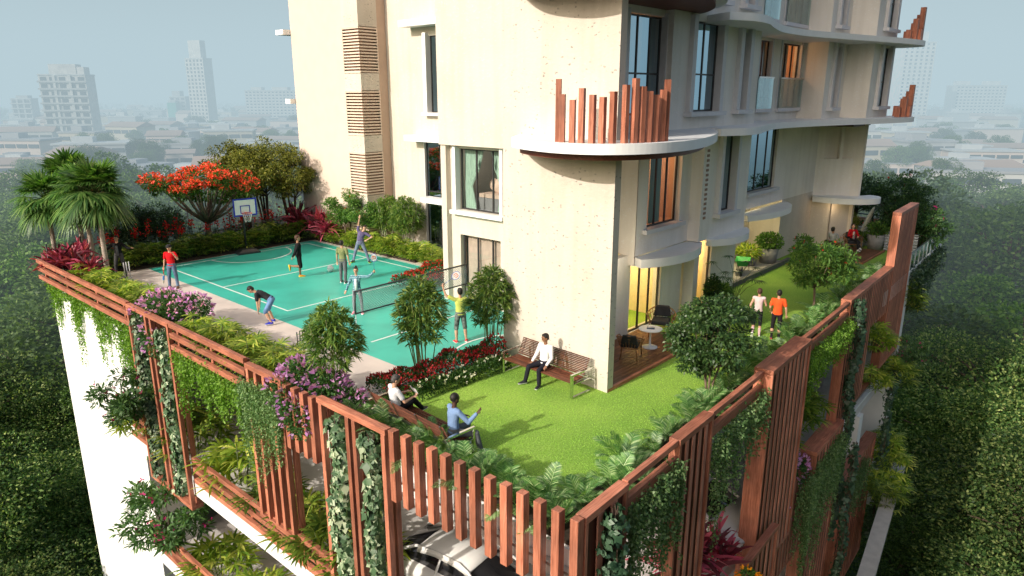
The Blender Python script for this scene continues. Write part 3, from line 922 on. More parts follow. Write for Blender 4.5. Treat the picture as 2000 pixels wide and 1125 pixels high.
canopy([(18.72, 11.25), (19.6, 10.8), (20.8, 10.62), (21.8, 10.8), (22.55, 11.14)], [(22.28, 11.598), (18.9, 11.598)], 2.42, 2.70)
canopy([(22.9, 10.95), (23.7, 10.55), (24.8, 10.5), (25.6, 10.75), (26.15, 11.1)], [(25.98, 11.158), (22.9, 11.158)], 2.5, 2.74)
canopy([(28.3, 12.0), (29.8, 11.55), (31.4, 11.5), (32.6, 11.8), (33.4, 12.3)], [(33.4, 12.498), (28.6, 12.498)], 2.55, 2.8)
canopy([(36.9, 12.35), (36.8, 11.3), (37.3, 10.2), (38.2, 9.6), (39.0, 9.75), (39.3, 10.3)], [(38.6, 10.62), (37.25, 12.48)], 2.42, 2.70)
CS = [(14.95, 13.1), (13.9, 12.4), (13.3, 11.3), (13.05, 10.1), (13.35, 9.15), (14.2, 8.55), (15.4, 8.35), (17.0, 8.55), (19.0, 9.2), (20.9, 10.1), (22.0, 11.0), (22.28, 11.6)]
cs = smooth_curve(CS, 80)
for z, nm in ((6.38, 1), (10.3, 2)):
    back = [(14.66, 11.59)] if nm == 0 else []
    b = MB(); b.prism(cs + [(15.3, 11.6), (15.3, 13.1)], z, z + .24)
    b.build('balcony_slab', M['white'], tow, True)
    c = np.array([16.2, 11.4]); inn = [tuple(c + (np.array(p) - c) * .9) for p in cs]
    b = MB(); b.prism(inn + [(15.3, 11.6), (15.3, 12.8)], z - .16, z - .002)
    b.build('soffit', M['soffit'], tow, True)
# red posts standing on the corner slab
pz = [(295, 572), (355, 683), (425, 724), (497, 640), (575, 687), (648, 703), (720, 664), (795, 617), (855, 570), (908, 627), (957, 661), (1008, 687), (1058, 650), (1112, 574)]
arc = smooth_curve([(13.33, 10.42), (13.3, 10.0), (13.42, 9.5), (13.7, 9.15), (14.15, 8.85), (14.7, 8.70), (15.2, 8.66)], 200)
APX = np.interp(np.linspace(0, 1, len(arc)), np.linspace(0, 1, 7), [1089, 1118, 1160, 1197, 1235, 1272, 1298])
for i, (px, py) in enumerate(pz):
    f = i / (len(pz) - 1)
    x, y = arc[int(np.interp(px / 3.75 + 1000 + 6, APX, range(len(arc))))]
    h = (1040 - py) / 3.75 / 88.0
    b = MB(); b.cbox((x, y, 6.62 + h / 2), .125, .125, h, rz=.5 - f * 1.2)
    b.build('post', M['wood_v'], tow, True)
WV = [(21.6, 10.3), (22.6, 9.9), (23.8, 9.95), (25.2, 10.35), (27.5, 10.85), (30.0, 10.75), (33.0, 10.05), (36.0, 9.25), (38.6, 8.8), (39.9, 9.0), (40.4, 10.0)]
wv = smooth_curve(WV, 90)
for z in (6.40, 9.9):
    b = MB(); b.prism(wv + [(39.5, 12.6), (26.0, 12.6), (22.3, 11.7)], z + .004, z + .236)
    b.build('balcony_slab', M['white'], tow, True)
    for k, (dx, dy, h) in enumerate(((-.75, .35, .45), (-.35, .2, .95), (.0, .1, .5), (.35, .12, 1.5), (.62, .3, 1.2), (.8, .55, .85), (.9, .85, .5))):
        b = MB(); b.cbox((39.0 + dx, 8.95 + dy, z + .24 + h / 2), .22, .22, h)
        b.build('post', M['wood_v'], tow, True)
b = MB(); b.box(36.5, 39.2, 10.7, 12.3, 6.2, 6.396)
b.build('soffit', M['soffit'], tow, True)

# lamps in the rooms and recesses, plus an added fill over the porch deck
def lamp(name, loc, e, col, r=.25):
    l = bpy.data.lights.new(name, 'POINT'); l.energy = e; l.color = col; l.shadow_soft_size = r
    o = bpy.data.objects.new(name, l); C.objects.link(o); o.location = loc
    return o


lamp('room_lamp', (20.0, 13.4, 2.2), 190, (1, .78, .45))
lamp('room_lamp', (23.6, 12.7, 2.2), 120, (1, .72, .38))
lamp('room_lamp', (20.8, 12.9, 5.6), 45, (1, .62, .35))
lamp('room_lamp', (29.5, 13.3, 9.4), 40, (1, .55, .25))
lamp('room_lamp', (32.0, 13.3, 9.4), 40, (1, .55, .25))
lamp('room_lamp', (18.9, 12.9, 9.4), 22, (1, .55, .25))
lamp('room_lamp', (19.2, 17.8, 5.4), 20, (1, .85, .7))
lamp('porch_lamp_and_fill', (17.6, 11.0, 2.9), 60, (1, .86, .66), .2)  # added fill light to brighten the dark porch deck, not a real fitting
lamp('porch_lamp_and_fill', (29.6, 13.1, 2.45), 210, (1, .84, .45), .15)
lamp('porch_lamp_and_fill', (37.0, 11.2, 2.2), 9, (1, .72, .42), .12)

# ---- wooden terraces, kerb and pebble court
for nm, lab, poly, trims in (
    ('wooden_deck', 'brown board deck under the porch canopy with a small round table', [(14.98, 9.78), (20.0, 9.78), (20.0, 11.8), (14.98, 11.8)], [((14.7, 9.70), (20.05, 9.70))]),
    ('wooden_deck', 'brown board deck at the far end of the lawn where two people sit', [(34.95, 9.15), (38.5, 9.15), (38.5, 11.3), (34.95, 11.3)], [((34.88, 9.1), (38.55, 9.1)), ((34.9, 9.15), (34.9, 11.3))])):
    o = thing(nm, lab, 'deck', (*poly[0], 0))
    b = MB(); x0, x1 = poly[0][0], poly[1][0]; y0, y1 = poly[0][1], poly[2][1]
    k = int((y1 - y0) / .12)
    for i in range(k):
        ya = y0 + (y1 - y0) * i / k; xs = [x0] + sorted(x0 + (x1 - x0) * RNG.random(2)) + [x1]
        for xa, xb in zip(xs, xs[1:]): b.box(xa, xb - .006, ya, ya + (y1 - y0) / k - .006, .02, .055)
    b.build('deck_board', M['deck'], o, True)
    for p, q in trims:
        b = MB(); b.beam((*p, .045), (*q, .045), .09, .09)
        b.build('edge_trim', M['wood_x'], o, True)
sheet('pebble_bed', [(26.2, 11.96), (33.1, 11.95), (33.1, 14.2), (26.2, 14.2)], .02, M['pebble'])
b = MB(); b.box(26.1, 33.2, 11.8, 11.95, 0, .2)
tag(b.build('stone_kerb', M['stone']), 'dark stone kerb edging the pebble court beside the lawn', 'kerb')
# ----------------------------------------------------------------- timber screens on the podium edge
FX = 8.42


def fence(label, base): return thing('timber_screen', label, 'screen', base)


def railing_y(label, y0, y1, zs, x=FX, w=.13, h=.16, posts=()):
    o = fence(label, (x, min(y0, y1), zs[-1]))
    for z in zs:
        b = MB(); b.box(x - w / 2, x + w / 2, min(y0, y1), max(y0, y1), z - h / 2, z + h / 2)
        bevel(b.build('rail', M['wood_y'], o, True), .008)
    for y in posts:
        b = MB(); b.box(x + w / 2 + .002, x + w / 2 + .12, y - .06, y + .06, zs[-1] - .3, zs[0] - .01)
        bevel(b.build('post', M['wood_v'], o, True), .008)
    return o


def trellis_y(label, y0, y1, z0, z1, ys, x=FX, cap=True, low=True):
    o = fence(label, (x, y0, z0))
    for y in ys:
        b = MB(); b.box(x - .07, x + .07, y - .065, y + .065, z0 + .14, z1 - .142)
        bevel(b.build('post', M['wood_v'], o, True), .008)
        b = MB(); b.box(x + .16, x + .30, y - .065, y + .065, z0 + .14, z1 - .142)
        bevel(b.build('post', M['wood_v'], o, True), .008)
    if cap:
        b = MB(); b.box(x - .075, x + .10, y0, y1, z1 - .14, z1)
        bevel(b.build('top_rail', M['wood_y'], o, True), .008)
        b = MB(); b.box(x + .155, x + .305, y0, y1, z1 - .26, z1 - .143)
        bevel(b.build('top_rail', M['wood_y'], o, True), .008)
    if low:
        b = MB(); b.box(x - .075, x + .32, y0, y1, z0, z0 + .14)
        bevel(b.build('bottom_rail', M['wood_y'], o, True), .008)
    return o


def pickets_y(label, ys, z0, z1, x=FX, w=.17):
    o = fence(label, (x, ys[-1], z0))
    for y in ys:
        dz = RNG.uniform(-.012, .012)
        b = MB(); b.box(x - w / 2, x + w / 2, y - w / 2, y + w / 2, z0 + dz, z1 + dz)
        bevel(b.build('post', M['wood_v'], o, True), .008)
    b = MB(); b.box(x + w / 2 + .002, x + .23, ys[-1] - .1, ys[0] + .1, -.42, -.36)
    b.build('fixing_rail', M['steel'], o, True)
    return o


railing_y('three red timber rails above the white wall below the red leaved plants', 24.98, 34.7, (.83, .50, .13), posts=(34.2, 31.5, 28.2, 25.6))
trellis_y('tall red timber frame covered by two ivy columns at the far left corner', 21.72, 25.02, -5.72, .86, (24.95, 23.5, 23.1, 21.8))
railing_y('three red timber rails in front of the striped palms left of the lilac flowers', 17.05, 21.68, (.83, .48, .10), posts=(21.4, 19.2, 17.2))
trellis_y('long red timber slat panel hanging behind a grey green creeper', 15.2, 17.0, -3.85, .80, (16.9, 16.5, 16.08, 15.68, 15.28))
pickets_y('four short red timber posts hanging under the lilac flowers', (15.02, 14.64, 14.26, 13.88), -1.0, .74)
trellis_y('red timber frame carrying two thick variegated ivy columns in front', 11.05, 13.62, -8.5, .83, (13.5, 12.45, 12.2, 11.15))
pickets_y('row of thirteen separate red timber posts in front of the lawn', tuple(10.84 - .4 * i for i in range(13)), -.80, .88)
railing_y('three red timber rails of the middle storey left of the slat panel', 13.7, 21.45, (-3.75, -4.12, -4.52), x=8.5, posts=(21.2, 18.0, 14.4))
railing_y('short red timber rails of the middle storey behind the far ivy frame', 24.9, 26.6, (-3.75, -4.12, -4.52), x=8.5)
railing_y('red timber rails of the lowest storey under the pink oleander', 18.5, 26.2, (-8.2, -8.6, -9.0), x=8.5)


M['wood_back'] = woodmat('shade-dark backing boards', (.07, .02, .013), (.11, .033, .02), (.15, .047, .03), 2)  # shade of the gaps between slats put into the board colour


def panel_x(label, x0, x1, z0, z1, n, depth=.2, sw=None, side=True, yoff=0.0, cap=.14, botcap=True, zbot=None, sd=.035):
    """slatted panel on the right-hand screen line"""
    o = fence(label, (x0, scr_y(x0) + yoff, z0))
    ya = lambda x: scr_y(x) + yoff
    dirv = nrm((x1 - x0, ya(x1) - ya(x0)))
    nv = np.array([-dirv[1], dirv[0]])
    def blk(xa, xb, w0, w1, za, zb, nm, m):
        b = MB(); pts = []
        for (x, w) in ((xa, w0), (xb, w0), (xb, w1), (xa, w1)): pts.append((x + nv[0] * w, ya(x) + nv[1] * w))
        b.prism(pts, za, zb)
        bevel(b.build(nm, m, o, True), .008)
    t = .09
    blk(x0, x1, 0, depth, z1 - cap, z1, 'top_rail', M['wood_x'])
    blk(x0 + .003, x0 + t, .003, depth - .003, z0 + (.12 if botcap else 0), z1 - cap - .002, 'side_board', M['wood_v'])
    blk(x1 - t, x1 - .003, .003, depth - .003, z0 + (.12 if botcap else 0), z1 - cap - .002, 'side_board', M['wood_v'])
    if botcap: blk(x0, x1, 0, depth, z0, z0 + .118, 'bottom_rail', M['wood_x'])
    step = (x1 - x0 - t) / n
    sw = sw or step * .45
    for i in range(1, n):
        x = x0 + t / 2 + step * i
        zb = z0 + (.12 if botcap else 0)
        if zbot: zb = max(zb, zbot(x))
        blk(x - sw / 2, x + sw / 2, .0, sd, zb, z1 - cap - .002, 'slat', M['wood_slat'])
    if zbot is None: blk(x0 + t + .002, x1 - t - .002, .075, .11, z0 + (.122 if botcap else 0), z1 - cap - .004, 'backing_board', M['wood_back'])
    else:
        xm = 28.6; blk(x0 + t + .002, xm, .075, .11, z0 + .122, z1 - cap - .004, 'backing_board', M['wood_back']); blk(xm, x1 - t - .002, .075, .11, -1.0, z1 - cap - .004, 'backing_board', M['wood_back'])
    return o


def rails_x(label, x0, x1, zs=(.80, .36), hs=(.13, .26)):
    o = fence(label, (x0, scr_y(x0), zs[-1]))
    for z, h in zip(zs, hs):
        b = MB(); b.beam((x0, scr_y(x0) + .1, z), (x1, scr_y(x1) + .1, z), .13, h)
        bevel(b.build('rail', M['wood_x'], o, True), .008)
    return o


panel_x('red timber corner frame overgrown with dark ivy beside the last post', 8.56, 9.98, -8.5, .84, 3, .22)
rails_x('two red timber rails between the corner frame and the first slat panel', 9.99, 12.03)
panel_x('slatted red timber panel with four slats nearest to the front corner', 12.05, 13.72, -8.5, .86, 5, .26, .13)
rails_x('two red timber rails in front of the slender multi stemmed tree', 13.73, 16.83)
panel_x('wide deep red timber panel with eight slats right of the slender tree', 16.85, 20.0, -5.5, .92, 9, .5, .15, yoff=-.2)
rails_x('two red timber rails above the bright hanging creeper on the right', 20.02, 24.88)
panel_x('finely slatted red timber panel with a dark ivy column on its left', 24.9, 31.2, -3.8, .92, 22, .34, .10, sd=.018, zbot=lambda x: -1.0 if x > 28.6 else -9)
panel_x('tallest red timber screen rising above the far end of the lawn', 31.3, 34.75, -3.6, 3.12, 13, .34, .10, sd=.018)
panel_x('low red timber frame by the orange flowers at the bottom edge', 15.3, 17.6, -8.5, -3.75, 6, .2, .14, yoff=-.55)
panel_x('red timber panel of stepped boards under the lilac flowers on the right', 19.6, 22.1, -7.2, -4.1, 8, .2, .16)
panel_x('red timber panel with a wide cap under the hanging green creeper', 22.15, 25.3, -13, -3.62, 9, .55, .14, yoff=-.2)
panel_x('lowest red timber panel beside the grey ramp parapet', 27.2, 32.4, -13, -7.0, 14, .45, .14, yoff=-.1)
# ----------------------------------------------------------------- plants
def frond(lv, base, d, L, nl, ll, lw, rise=.35, m=0, droop=.5, vee=.5):
    """pinnate frond: arching rachis with leaflets on both sides"""
    d = nrm(d); up = V3((0, 0, 1)); sd = nrm(np.cross(d, up) if abs(d[2]) < .95 else (1, 0, 0))
    t = np.linspace(.12, 1, nl)
    pos = np.asarray(base) + np.outer(t * L, d) + np.outer(-L * droop * t ** 2, up)
    tan = vn(np.outer(np.ones(nl), d) - np.outer(2 * droop * t, up))
    nn = vn(np.cross(np.broadcast_to(sd, tan.shape), tan))
    nn *= np.sign(nn[:, 2:3] + 1e-9)
    size = np.sin(np.clip(t * 1.02, 0, 1) * PI * .82 + .35)
    for s in (-1, 1):
        D = tan * .95 + sd * s + nn * vee
        lv.add(pos, D, nn, ll * size * RNG.uniform(.85, 1.1, nl), lw, 'lance', .25, m)
    k = 5
    tt = np.linspace(0, 1, k)
    pp = np.asarray(base) + np.outer(tt * L, d) + np.outer(-L * droop * tt ** 2, up)
    V = np.concatenate([pp - sd * .008, pp + sd * .008]); F = [[i, i + k, i + k + 1, i + 1] for i in range(k - 1)]
    lv.quads(V, F, m)


def fan(lv, base, d, R_, nb, m=0, spread=2.4, droop=.25, w=.05):
    """palmate fan leaf: blades radiating from one point"""
    d = nrm(d); up = V3((0, 0, 1)); sd = nrm(np.cross(d, up + .01)); n = np.cross(sd, d)
    a = np.linspace(-spread / 2, spread / 2, nb) + RNG.normal(0, .04, nb)
    D = np.cos(a)[:, None] * d + np.sin(a)[:, None] * sd + n * .12 * np.abs(a)[:, None]
    lv.add(np.repeat([base], nb, 0), D, n, R_ * RNG.uniform(.85, 1.05, nb) * (1 - .12 * np.abs(a)), w, 'lance', droop, m)


def stems(b, base, tips, r0, r1, n=6, bow=.15):
    for t in tips:
        base = V3(base); t = V3(t); mid = (base + t) / 2 + V3((*(RNG.normal(0, bow, 2)), 0)) * np.linalg.norm(t - base) * .3
        b.tube([base, mid, t], [r0, (r0 + r1) / 2, r1], n)


# --- fan palm
def make_palm(h, seed, label):
    o = thing('fan_palm', label, 'palm', group='fan palms at the left corner')
    b = MB(); lean = RNG.uniform(-.1, .1, 2)
    pts = [(lean[0] * t * t * h * .4, lean[1] * t * t * h * .4, h * t) for t in np.linspace(0, 1, 9)]
    b.tube(pts, [.14] + [.108 - .03 * t for t in np.linspace(0, 1, 8)], 10)
    b.build('trunk', M['palm_trunk'], o)
    top = V3(pts[-1]); lv = Leaves(); pet = MB()
    for i in range(40):
        f = i / 39; az = i * 2.4; el = 1.25 - 1.75 * f + RNG.normal(0, .1)
        d = V3((math.cos(az) * math.cos(el), math.sin(az) * math.cos(el), math.sin(el)))
        pl = .62 + .25 * RNG.random()
        e = top + d * pl + V3((0, 0, .12 - .28 * f))
        pet.tube([top, (top + e) / 2 + V3((0, 0, .05)), e], [.018, .014, .01], 4)
        dd = nrm(d + V3((0, 0, -.35 * f - .05)))
        fan(lv, e, dd, .92 + .16 * RNG.random(), 22, 0, 3.5, .15 + .45 * f, .088)
        fan(lv, e, nrm(d + V3((0, 0, -.5 * f - .25))), .72, 12, 0, 2.6, .3 + .5 * f, .075)
    lv.build('crown', M['palm'], o)
    pet.build('leaf_stalk', M['twig'], o)
    lf = Leaves(); P, D = blob_pts(160, top + V3((0, 0, -.1)), (.55, .55, .22), .2)
    lf.add(P, D + V3((0, 0, -.4)), (0, 0, 1), .2, .03, 'needle', .4)
    lf.build('fruit_stalk', M['palm_dead'], o)
    return o


# --- red cordyline
def make_cordy(n, L, label, spreadz=.8, m='cordy', stalks=5):
    o = thing('cordyline', label, 'plant')
    b = MB(); lv = Leaves()
    for s in range(stalks):
        a = RNG.uniform(0, 2 * PI); r = RNG.uniform(.05, .4); h = RNG.uniform(.25, .8) * L
        top = V3((r * math.cos(a), r * math.sin(a), h)); b.tube([(top[0] * .4, top[1] * .4, 0), top], [.025, .018], 6)
        k = n // stalks
        d = rdir(k, spreadz); d[:, 2] = np.abs(d[:, 2]) * 1.1 + .3
        lv.add(np.repeat([top], k, 0) - np.outer(RNG.random(k) * h * .5, [0, 0, 1]), d, rdir(k, 1), L * RNG.uniform(.6, 1.05, k), .088, 'long', RNG.uniform(.15, .7, k), 0, .15)
    b.build('stem', M['bark_dark'], o); lv.build('foliage', M[m], o)
    return o


# --- striped lady palm clump
def make_lady(label, m='lady', n=50, h=.88, r=.55, R_=.42):
    o = thing('lady_palm', label, 'palm')
    b = MB(); lv = Leaves()
    for i in range(n):
        a = RNG.uniform(0, 2 * PI); rr = r * math.sqrt(RNG.random()); z = h * (.25 + .75 * RNG.random()) * (1 - .45 * (rr / r) ** 2)
        p = V3((rr * math.cos(a), rr * math.sin(a), z))
        if i % 3 == 0: b.tube([(p[0] * .5, p[1] * .5, 0), p], [.012, .008], 4)
        d = nrm((math.cos(a) * (.5 + rr), math.sin(a) * (.5 + rr), .35 + .5 * RNG.random()))
        fan(lv, p, d, R_ * RNG.uniform(.85, 1.25), 8, 0, 3.8, .42, .05)
    b.build('stem', M['twig'], o); lv.build('foliage', M[m], o)
    return o


# --- generic tree: limbs plus leaf clumps
def make_tree(name, label, cat, h, cr, cz, nclump, nleaf, ls, lw, mleaf, trunk_r=.09, nst=1, bark='bark', fork=.45, prof='leaf', droop=.2, clump_r=.33, flower=None, nfl=0, flsize=.05, flat=.0, upb=.4, hang=0.0, flower_in=1.05, flz=-9):
    o = thing(name, label, cat)
    b = MB(); lv = Leaves(); fl = Leaves()
    cen = []
    while len(cen) < nclump:
        d = RNG.normal(size=3); d /= np.linalg.norm(d); rad = .45 + .55 * RNG.random() ** .6
        p = V3((d[0] * cr[0] * rad, d[1] * cr[1] * rad, d[2] * cr[2] * rad))
        if flat and p[2] < -cr[2] * .25 and math.hypot(p[0], p[1]) > cr[0] * (1 - flat): pass
        cen.append(p + V3((0, 0, cz)))
    for s in range(nst):
        a = 2 * PI * s / max(nst, 1) + RNG.uniform(-.4, .4); rr = .0 if nst == 1 else RNG.uniform(.06, .16) * cr[0]
        base = V3((rr * .6 * math.cos(a), rr * .6 * math.sin(a), 0)); fk = V3((rr * 2 * math.cos(a), rr * 2 * math.sin(a), h * fork))
        b.tube([base, (base + fk) / 2 + V3((*RNG.normal(0, .03, 2), 0)), fk], [trunk_r * 1.25, trunk_r, trunk_r * .85], 9)
        mine = [c for i, c in enumerate(cen) if i % nst == s]
        for i, c in enumerate(mine):
            if i % 2: continue
            mid = fk + (c - fk) * .5 + V3((0, 0, -.08 * np.linalg.norm(c - fk)))
            b.tube([fk, mid, c], [trunk_r * .55, trunk_r * .35, trunk_r * .12], 5)
    for c in cen:
        k = int(nleaf / nclump * RNG.uniform(.6, 1.4)); q = clump_r * min(cr[0], cr[2] * 1.6) * RNG.uniform(.7, 1.25)
        P, D = blob_pts(k, c, (q, q, q * .62), .25)
        lv.add(P, D * .8 + rdir(k) * .7 + V3((0, 0, upb - hang)), rdir(k, 1.6), ls * RNG.uniform(.7, 1.25, k), lw, prof, droop)
        if flower:
            kf = int(nfl / nclump * RNG.uniform(.1, 1.9))
            if kf and c[2] > flz:
                P, D = blob_pts(kf, c + V3((0, 0, q * .25)), (q * flower_in, q * flower_in, q * .6), .75)
                P[:, 2] = np.abs(P[:, 2] - c[2]) + c[2]
                for _ in range(3):
                    fl.add(P, rdir(kf, .5), rdir(kf), flsize * RNG.uniform(.7, 1.2, kf), flsize * .7, 'petal', .1)
    b.build('trunk', M[bark], o); lv.build('crown', M[mleaf], o)
    if flower: fl.build('flower', M[flower], o)
    return o


# --- bamboo clump: bare canes below, leafy head above
def make_bamboo(label, h=2.9, r=.85, n=11, nl=5200, pale=False, m='bamboo', zc=.67):
    o = thing('bamboo_clump', label, 'bamboo')
    b = MB(); lv = Leaves()
    tips = []
    for i in range(n):
        a = RNG.uniform(0, 2 * PI); rr = .24 * math.sqrt(RNG.random()); base = V3((rr * math.cos(a), rr * math.sin(a), 0))
        hh = h * RNG.uniform(.72, 1.0); tip = V3((base[0] * 2.4 + RNG.normal(0, .12), base[1] * 2.4 + RNG.normal(0, .12), hh))
        pts = [base + (tip - base) * t + V3((base[0], base[1], 0)) * .6 * t * t for t in np.linspace(0, 1, 6)]
        b.tube(pts, np.linspace(.019, .007, 6), 6)
        tips.append(pts)
    c = V3((0, 0, h * zc)); per = 9
    for i in range(nl // per):
        d = rdir(1, .1)[0]; rad = RNG.random() ** .38
        p = c + d * rad * V3((r, r, h * .36))
        w = 1 - max(0, (p[2] - h * .72) / (h * .45)); p[0] *= .55 + .45 * w; p[1] *= .55 + .45 * w
        out = nrm((p[0], p[1], .25 + .2 * RNG.random()))
        D = out * 1.0 + rdir(per) * .75
        lv.add(np.repeat([p], per, 0) + rdir(per) * .05, D, rdir(per, 1.5), RNG.uniform(.15, .29, per), .034, 'lance', RNG.uniform(.2, .7, per))
    b.build('cane', M['stem_pale' if pale else 'stem'], o); lv.build('foliage', M[m], o)
    return o


# --- low areca tuft
def make_areca(label, n=15, L=1.12):
    o = thing('areca_palm', label, 'palm')
    lv = Leaves()
    for i in range(n):
        a = i * 2.4 + RNG.uniform(-.3, .3); el = RNG.uniform(.55, 1.35)
        frond(lv, (RNG.normal(0, .05), RNG.normal(0, .05), 0), (math.cos(a) * math.cos(el), math.sin(a) * math.cos(el), math.sin(el)), L * RNG.uniform(.75, 1.15), 28, .26, .016, 0, 0, RNG.uniform(.3, .6), .25)
    lv.build('foliage', M['areca'], o)
    return o


# --- canna
def make_canna(label):
    o = thing('canna_plant', label, 'plant')
    b = MB(); lv = Leaves(); fl = Leaves()
    for i in range(9):
        x, y = RNG.normal(0, .28, 2); hh = RNG.uniform(.75, 1.3); b.tube([(x, y, 0), (x, y, hh)], [.016, .01], 5)
        k = 7; z = np.linspace(.2, .8, k) * hh; a = np.arange(k) * 2.4 + i
        lv.add(np.stack([np.full(k, x), np.full(k, y), z], 1), np.stack([np.cos(a), np.sin(a), np.full(k, .75)], 1), (0, 0, 1), .42, .15, 'leaf', .35)
        kf = 16; P = V3((x, y, hh + .1)) + RNG.normal(0, 1, (kf, 3)) * (.05, .05, .11)
        if i % 2 == 0: fl.add(P, rdir(kf, .6), rdir(kf), .10, .06, 'petal', .1)
    b.build('stem', M['twig'], o); lv.build('foliage', M['canna'], o); fl.build('flower', M['redfl'], o)
    return o


# --- hanging creeper curtain: strands from a line
def make_creeper(name, label, p0, p1, Ls, m, n=150, leaf=.055, lw=.045, spread=.12, dens=26, fl=None):
    p0, p1 = V3(p0), V3(p1); o = thing(name, label, 'creeper', tuple(p0))
    b = MB(); lv = Leaves(); ff = Leaves()
    nr = nrm(np.cross(p1 - p0, (0, 0, 1)))
    for i in range(n):
        f = RNG.random(); st = p0 + (p1 - p0) * f - p0 + nr * RNG.normal(0, spread)
        st[2] += RNG.normal(0, .08)
        L = Ls(f) * RNG.uniform(.2, 1.05) * (.62 + .38 * math.sin(f * 23 + p0[0] * 3) + .25 * math.sin(f * 51 + p0[2]))
        L = max(L, .25)
        w = RNG.normal(0, .05, 2)
        k = max(3, int(L * dens)); t = RNG.random(k)
        P = st + np.outer(t, (w[0], w[1], -L)) + RNG.normal(0, .045, (k, 3)) * (1 - .5 * t[:, None])
        lv.add(P, rdir(k, -.5), rdir(k, .6), leaf * RNG.uniform(.7, 1.3, k), lw, 'leaf', .1)
        if i % 3 == 0: b.tube([st, st + V3((w[0], w[1], -L))], [.004, .003], 3)
        if fl and RNG.random() < .5:
            kf = 4; ff.add(P[:1] + RNG.normal(0, .06, (kf, 3)), rdir(kf), rdir(kf), .1, .06, 'petal', .1)
    b.build('stem', M['twig'], o); lv.build('foliage', M[m], o)
    if fl: ff.build('flower', M[fl], o)
    return o


# --- ivy climbing a post: lobed leaves facing outwards
def make_ivy(label, x, y, z0, z1, r=.26, n=900, out=(-1, 0, .25), size=.21, m='ivy'):
    o = thing('ivy_column', label, 'ivy', (x, y, z0)); lv = Leaves(); b = MB()
    H = z1 - z0; out = V3(out)
    for k in range(4):
        zz = np.linspace(0, H, 14); b.tube([(.09 * math.sin(z * 2 + k * 1.6), .09 * math.cos(z * 1.7 + k), z) for z in zz], .012, 4)
    a = RNG.uniform(-PI, PI, n); rr = r * (.45 + .6 * RNG.random(n)) * (.8 + .35 * np.sin(a * 3 + 1))
    z = RNG.random(n) * H; wob = .12 * np.sin(z * 2.1 + 1)
    side = nrm(np.cross(out, (0, 0, 1)))
    P = np.outer(np.cos(a) * rr * .75, nrm((out[0], out[1], 0))) + np.outer(np.sin(a) * rr + wob, side) + np.outer(z, (0, 0, 1))
    N = np.outer(np.cos(a), nrm((out[0], out[1], 0))) + np.outer(np.sin(a) * .7, side) + V3((0, 0, .45)) + rdir(n) * .35
    down = vn(rdir(n) * .5 + V3((0, 0, -1)))
    s = size * RNG.uniform(.5, 1.15, n)
    lv.add(P, down, N, s, s * .78, 'leaf', .0, 0, .08)
    for sg in (-1, 1):
        sd = vn(np.cross(down, N)) * sg
        lv.add(P + down * (s * .18)[:, None], down * .45 + sd, N, s * .7, s * .55, 'leaf', .0, 0, .06)
    b.build('stem', M['bark_dark'], o); lv.build('foliage', M[m], o)
    return o


# --- flowering shrub mass (bougainvillea)
def make_mass(name, label, cat, loc, blobs, nl, leaf, lw, m, nf, fs, mf, stems_to=None):
    o = thing(name, label, cat, loc); lv = Leaves(); fl = Leaves(); b = MB()
    vol = np.array([bb[1][0] * bb[1][1] * bb[1][2] for bb in blobs]) ** .67; vol /= vol.sum()
    for (c, r), v in zip(blobs, vol):
        k = int(nl * v); P, D = blob_pts(k, c, r, .35)
        lv.add(P, D + rdir(k), rdir(k, 1.2), leaf * RNG.uniform(.7, 1.3, k), lw, 'leaf', .1)
        kf = int(nf * v)
        if kf:
            P, D = blob_pts(kf, c, np.asarray(r) * 1.06, .88)
            keep = RNG.random(kf) < np.clip(.6 + D[:, 2], .25, 1); P, D = P[keep], D[keep]; kf = len(P)
            for _ in range(3):
                fl.add(P + RNG.normal(0, .02, (kf, 3)), D + rdir(kf) * .6, rdir(kf), fs * RNG.uniform(.6, 1.25, kf), fs * .55, 'petal', .05)
        c = V3(c); b.tube([(0, 0, 0) if stems_to is None else stems_to, c * .5 + V3((0, 0, .05)), c], [.025, .018, .01], 5)
    b.build('stem', M['bark'], o); lv.build('foliage', M[m], o)
    if nf: fl.build('flower', M[mf], o)
    return o


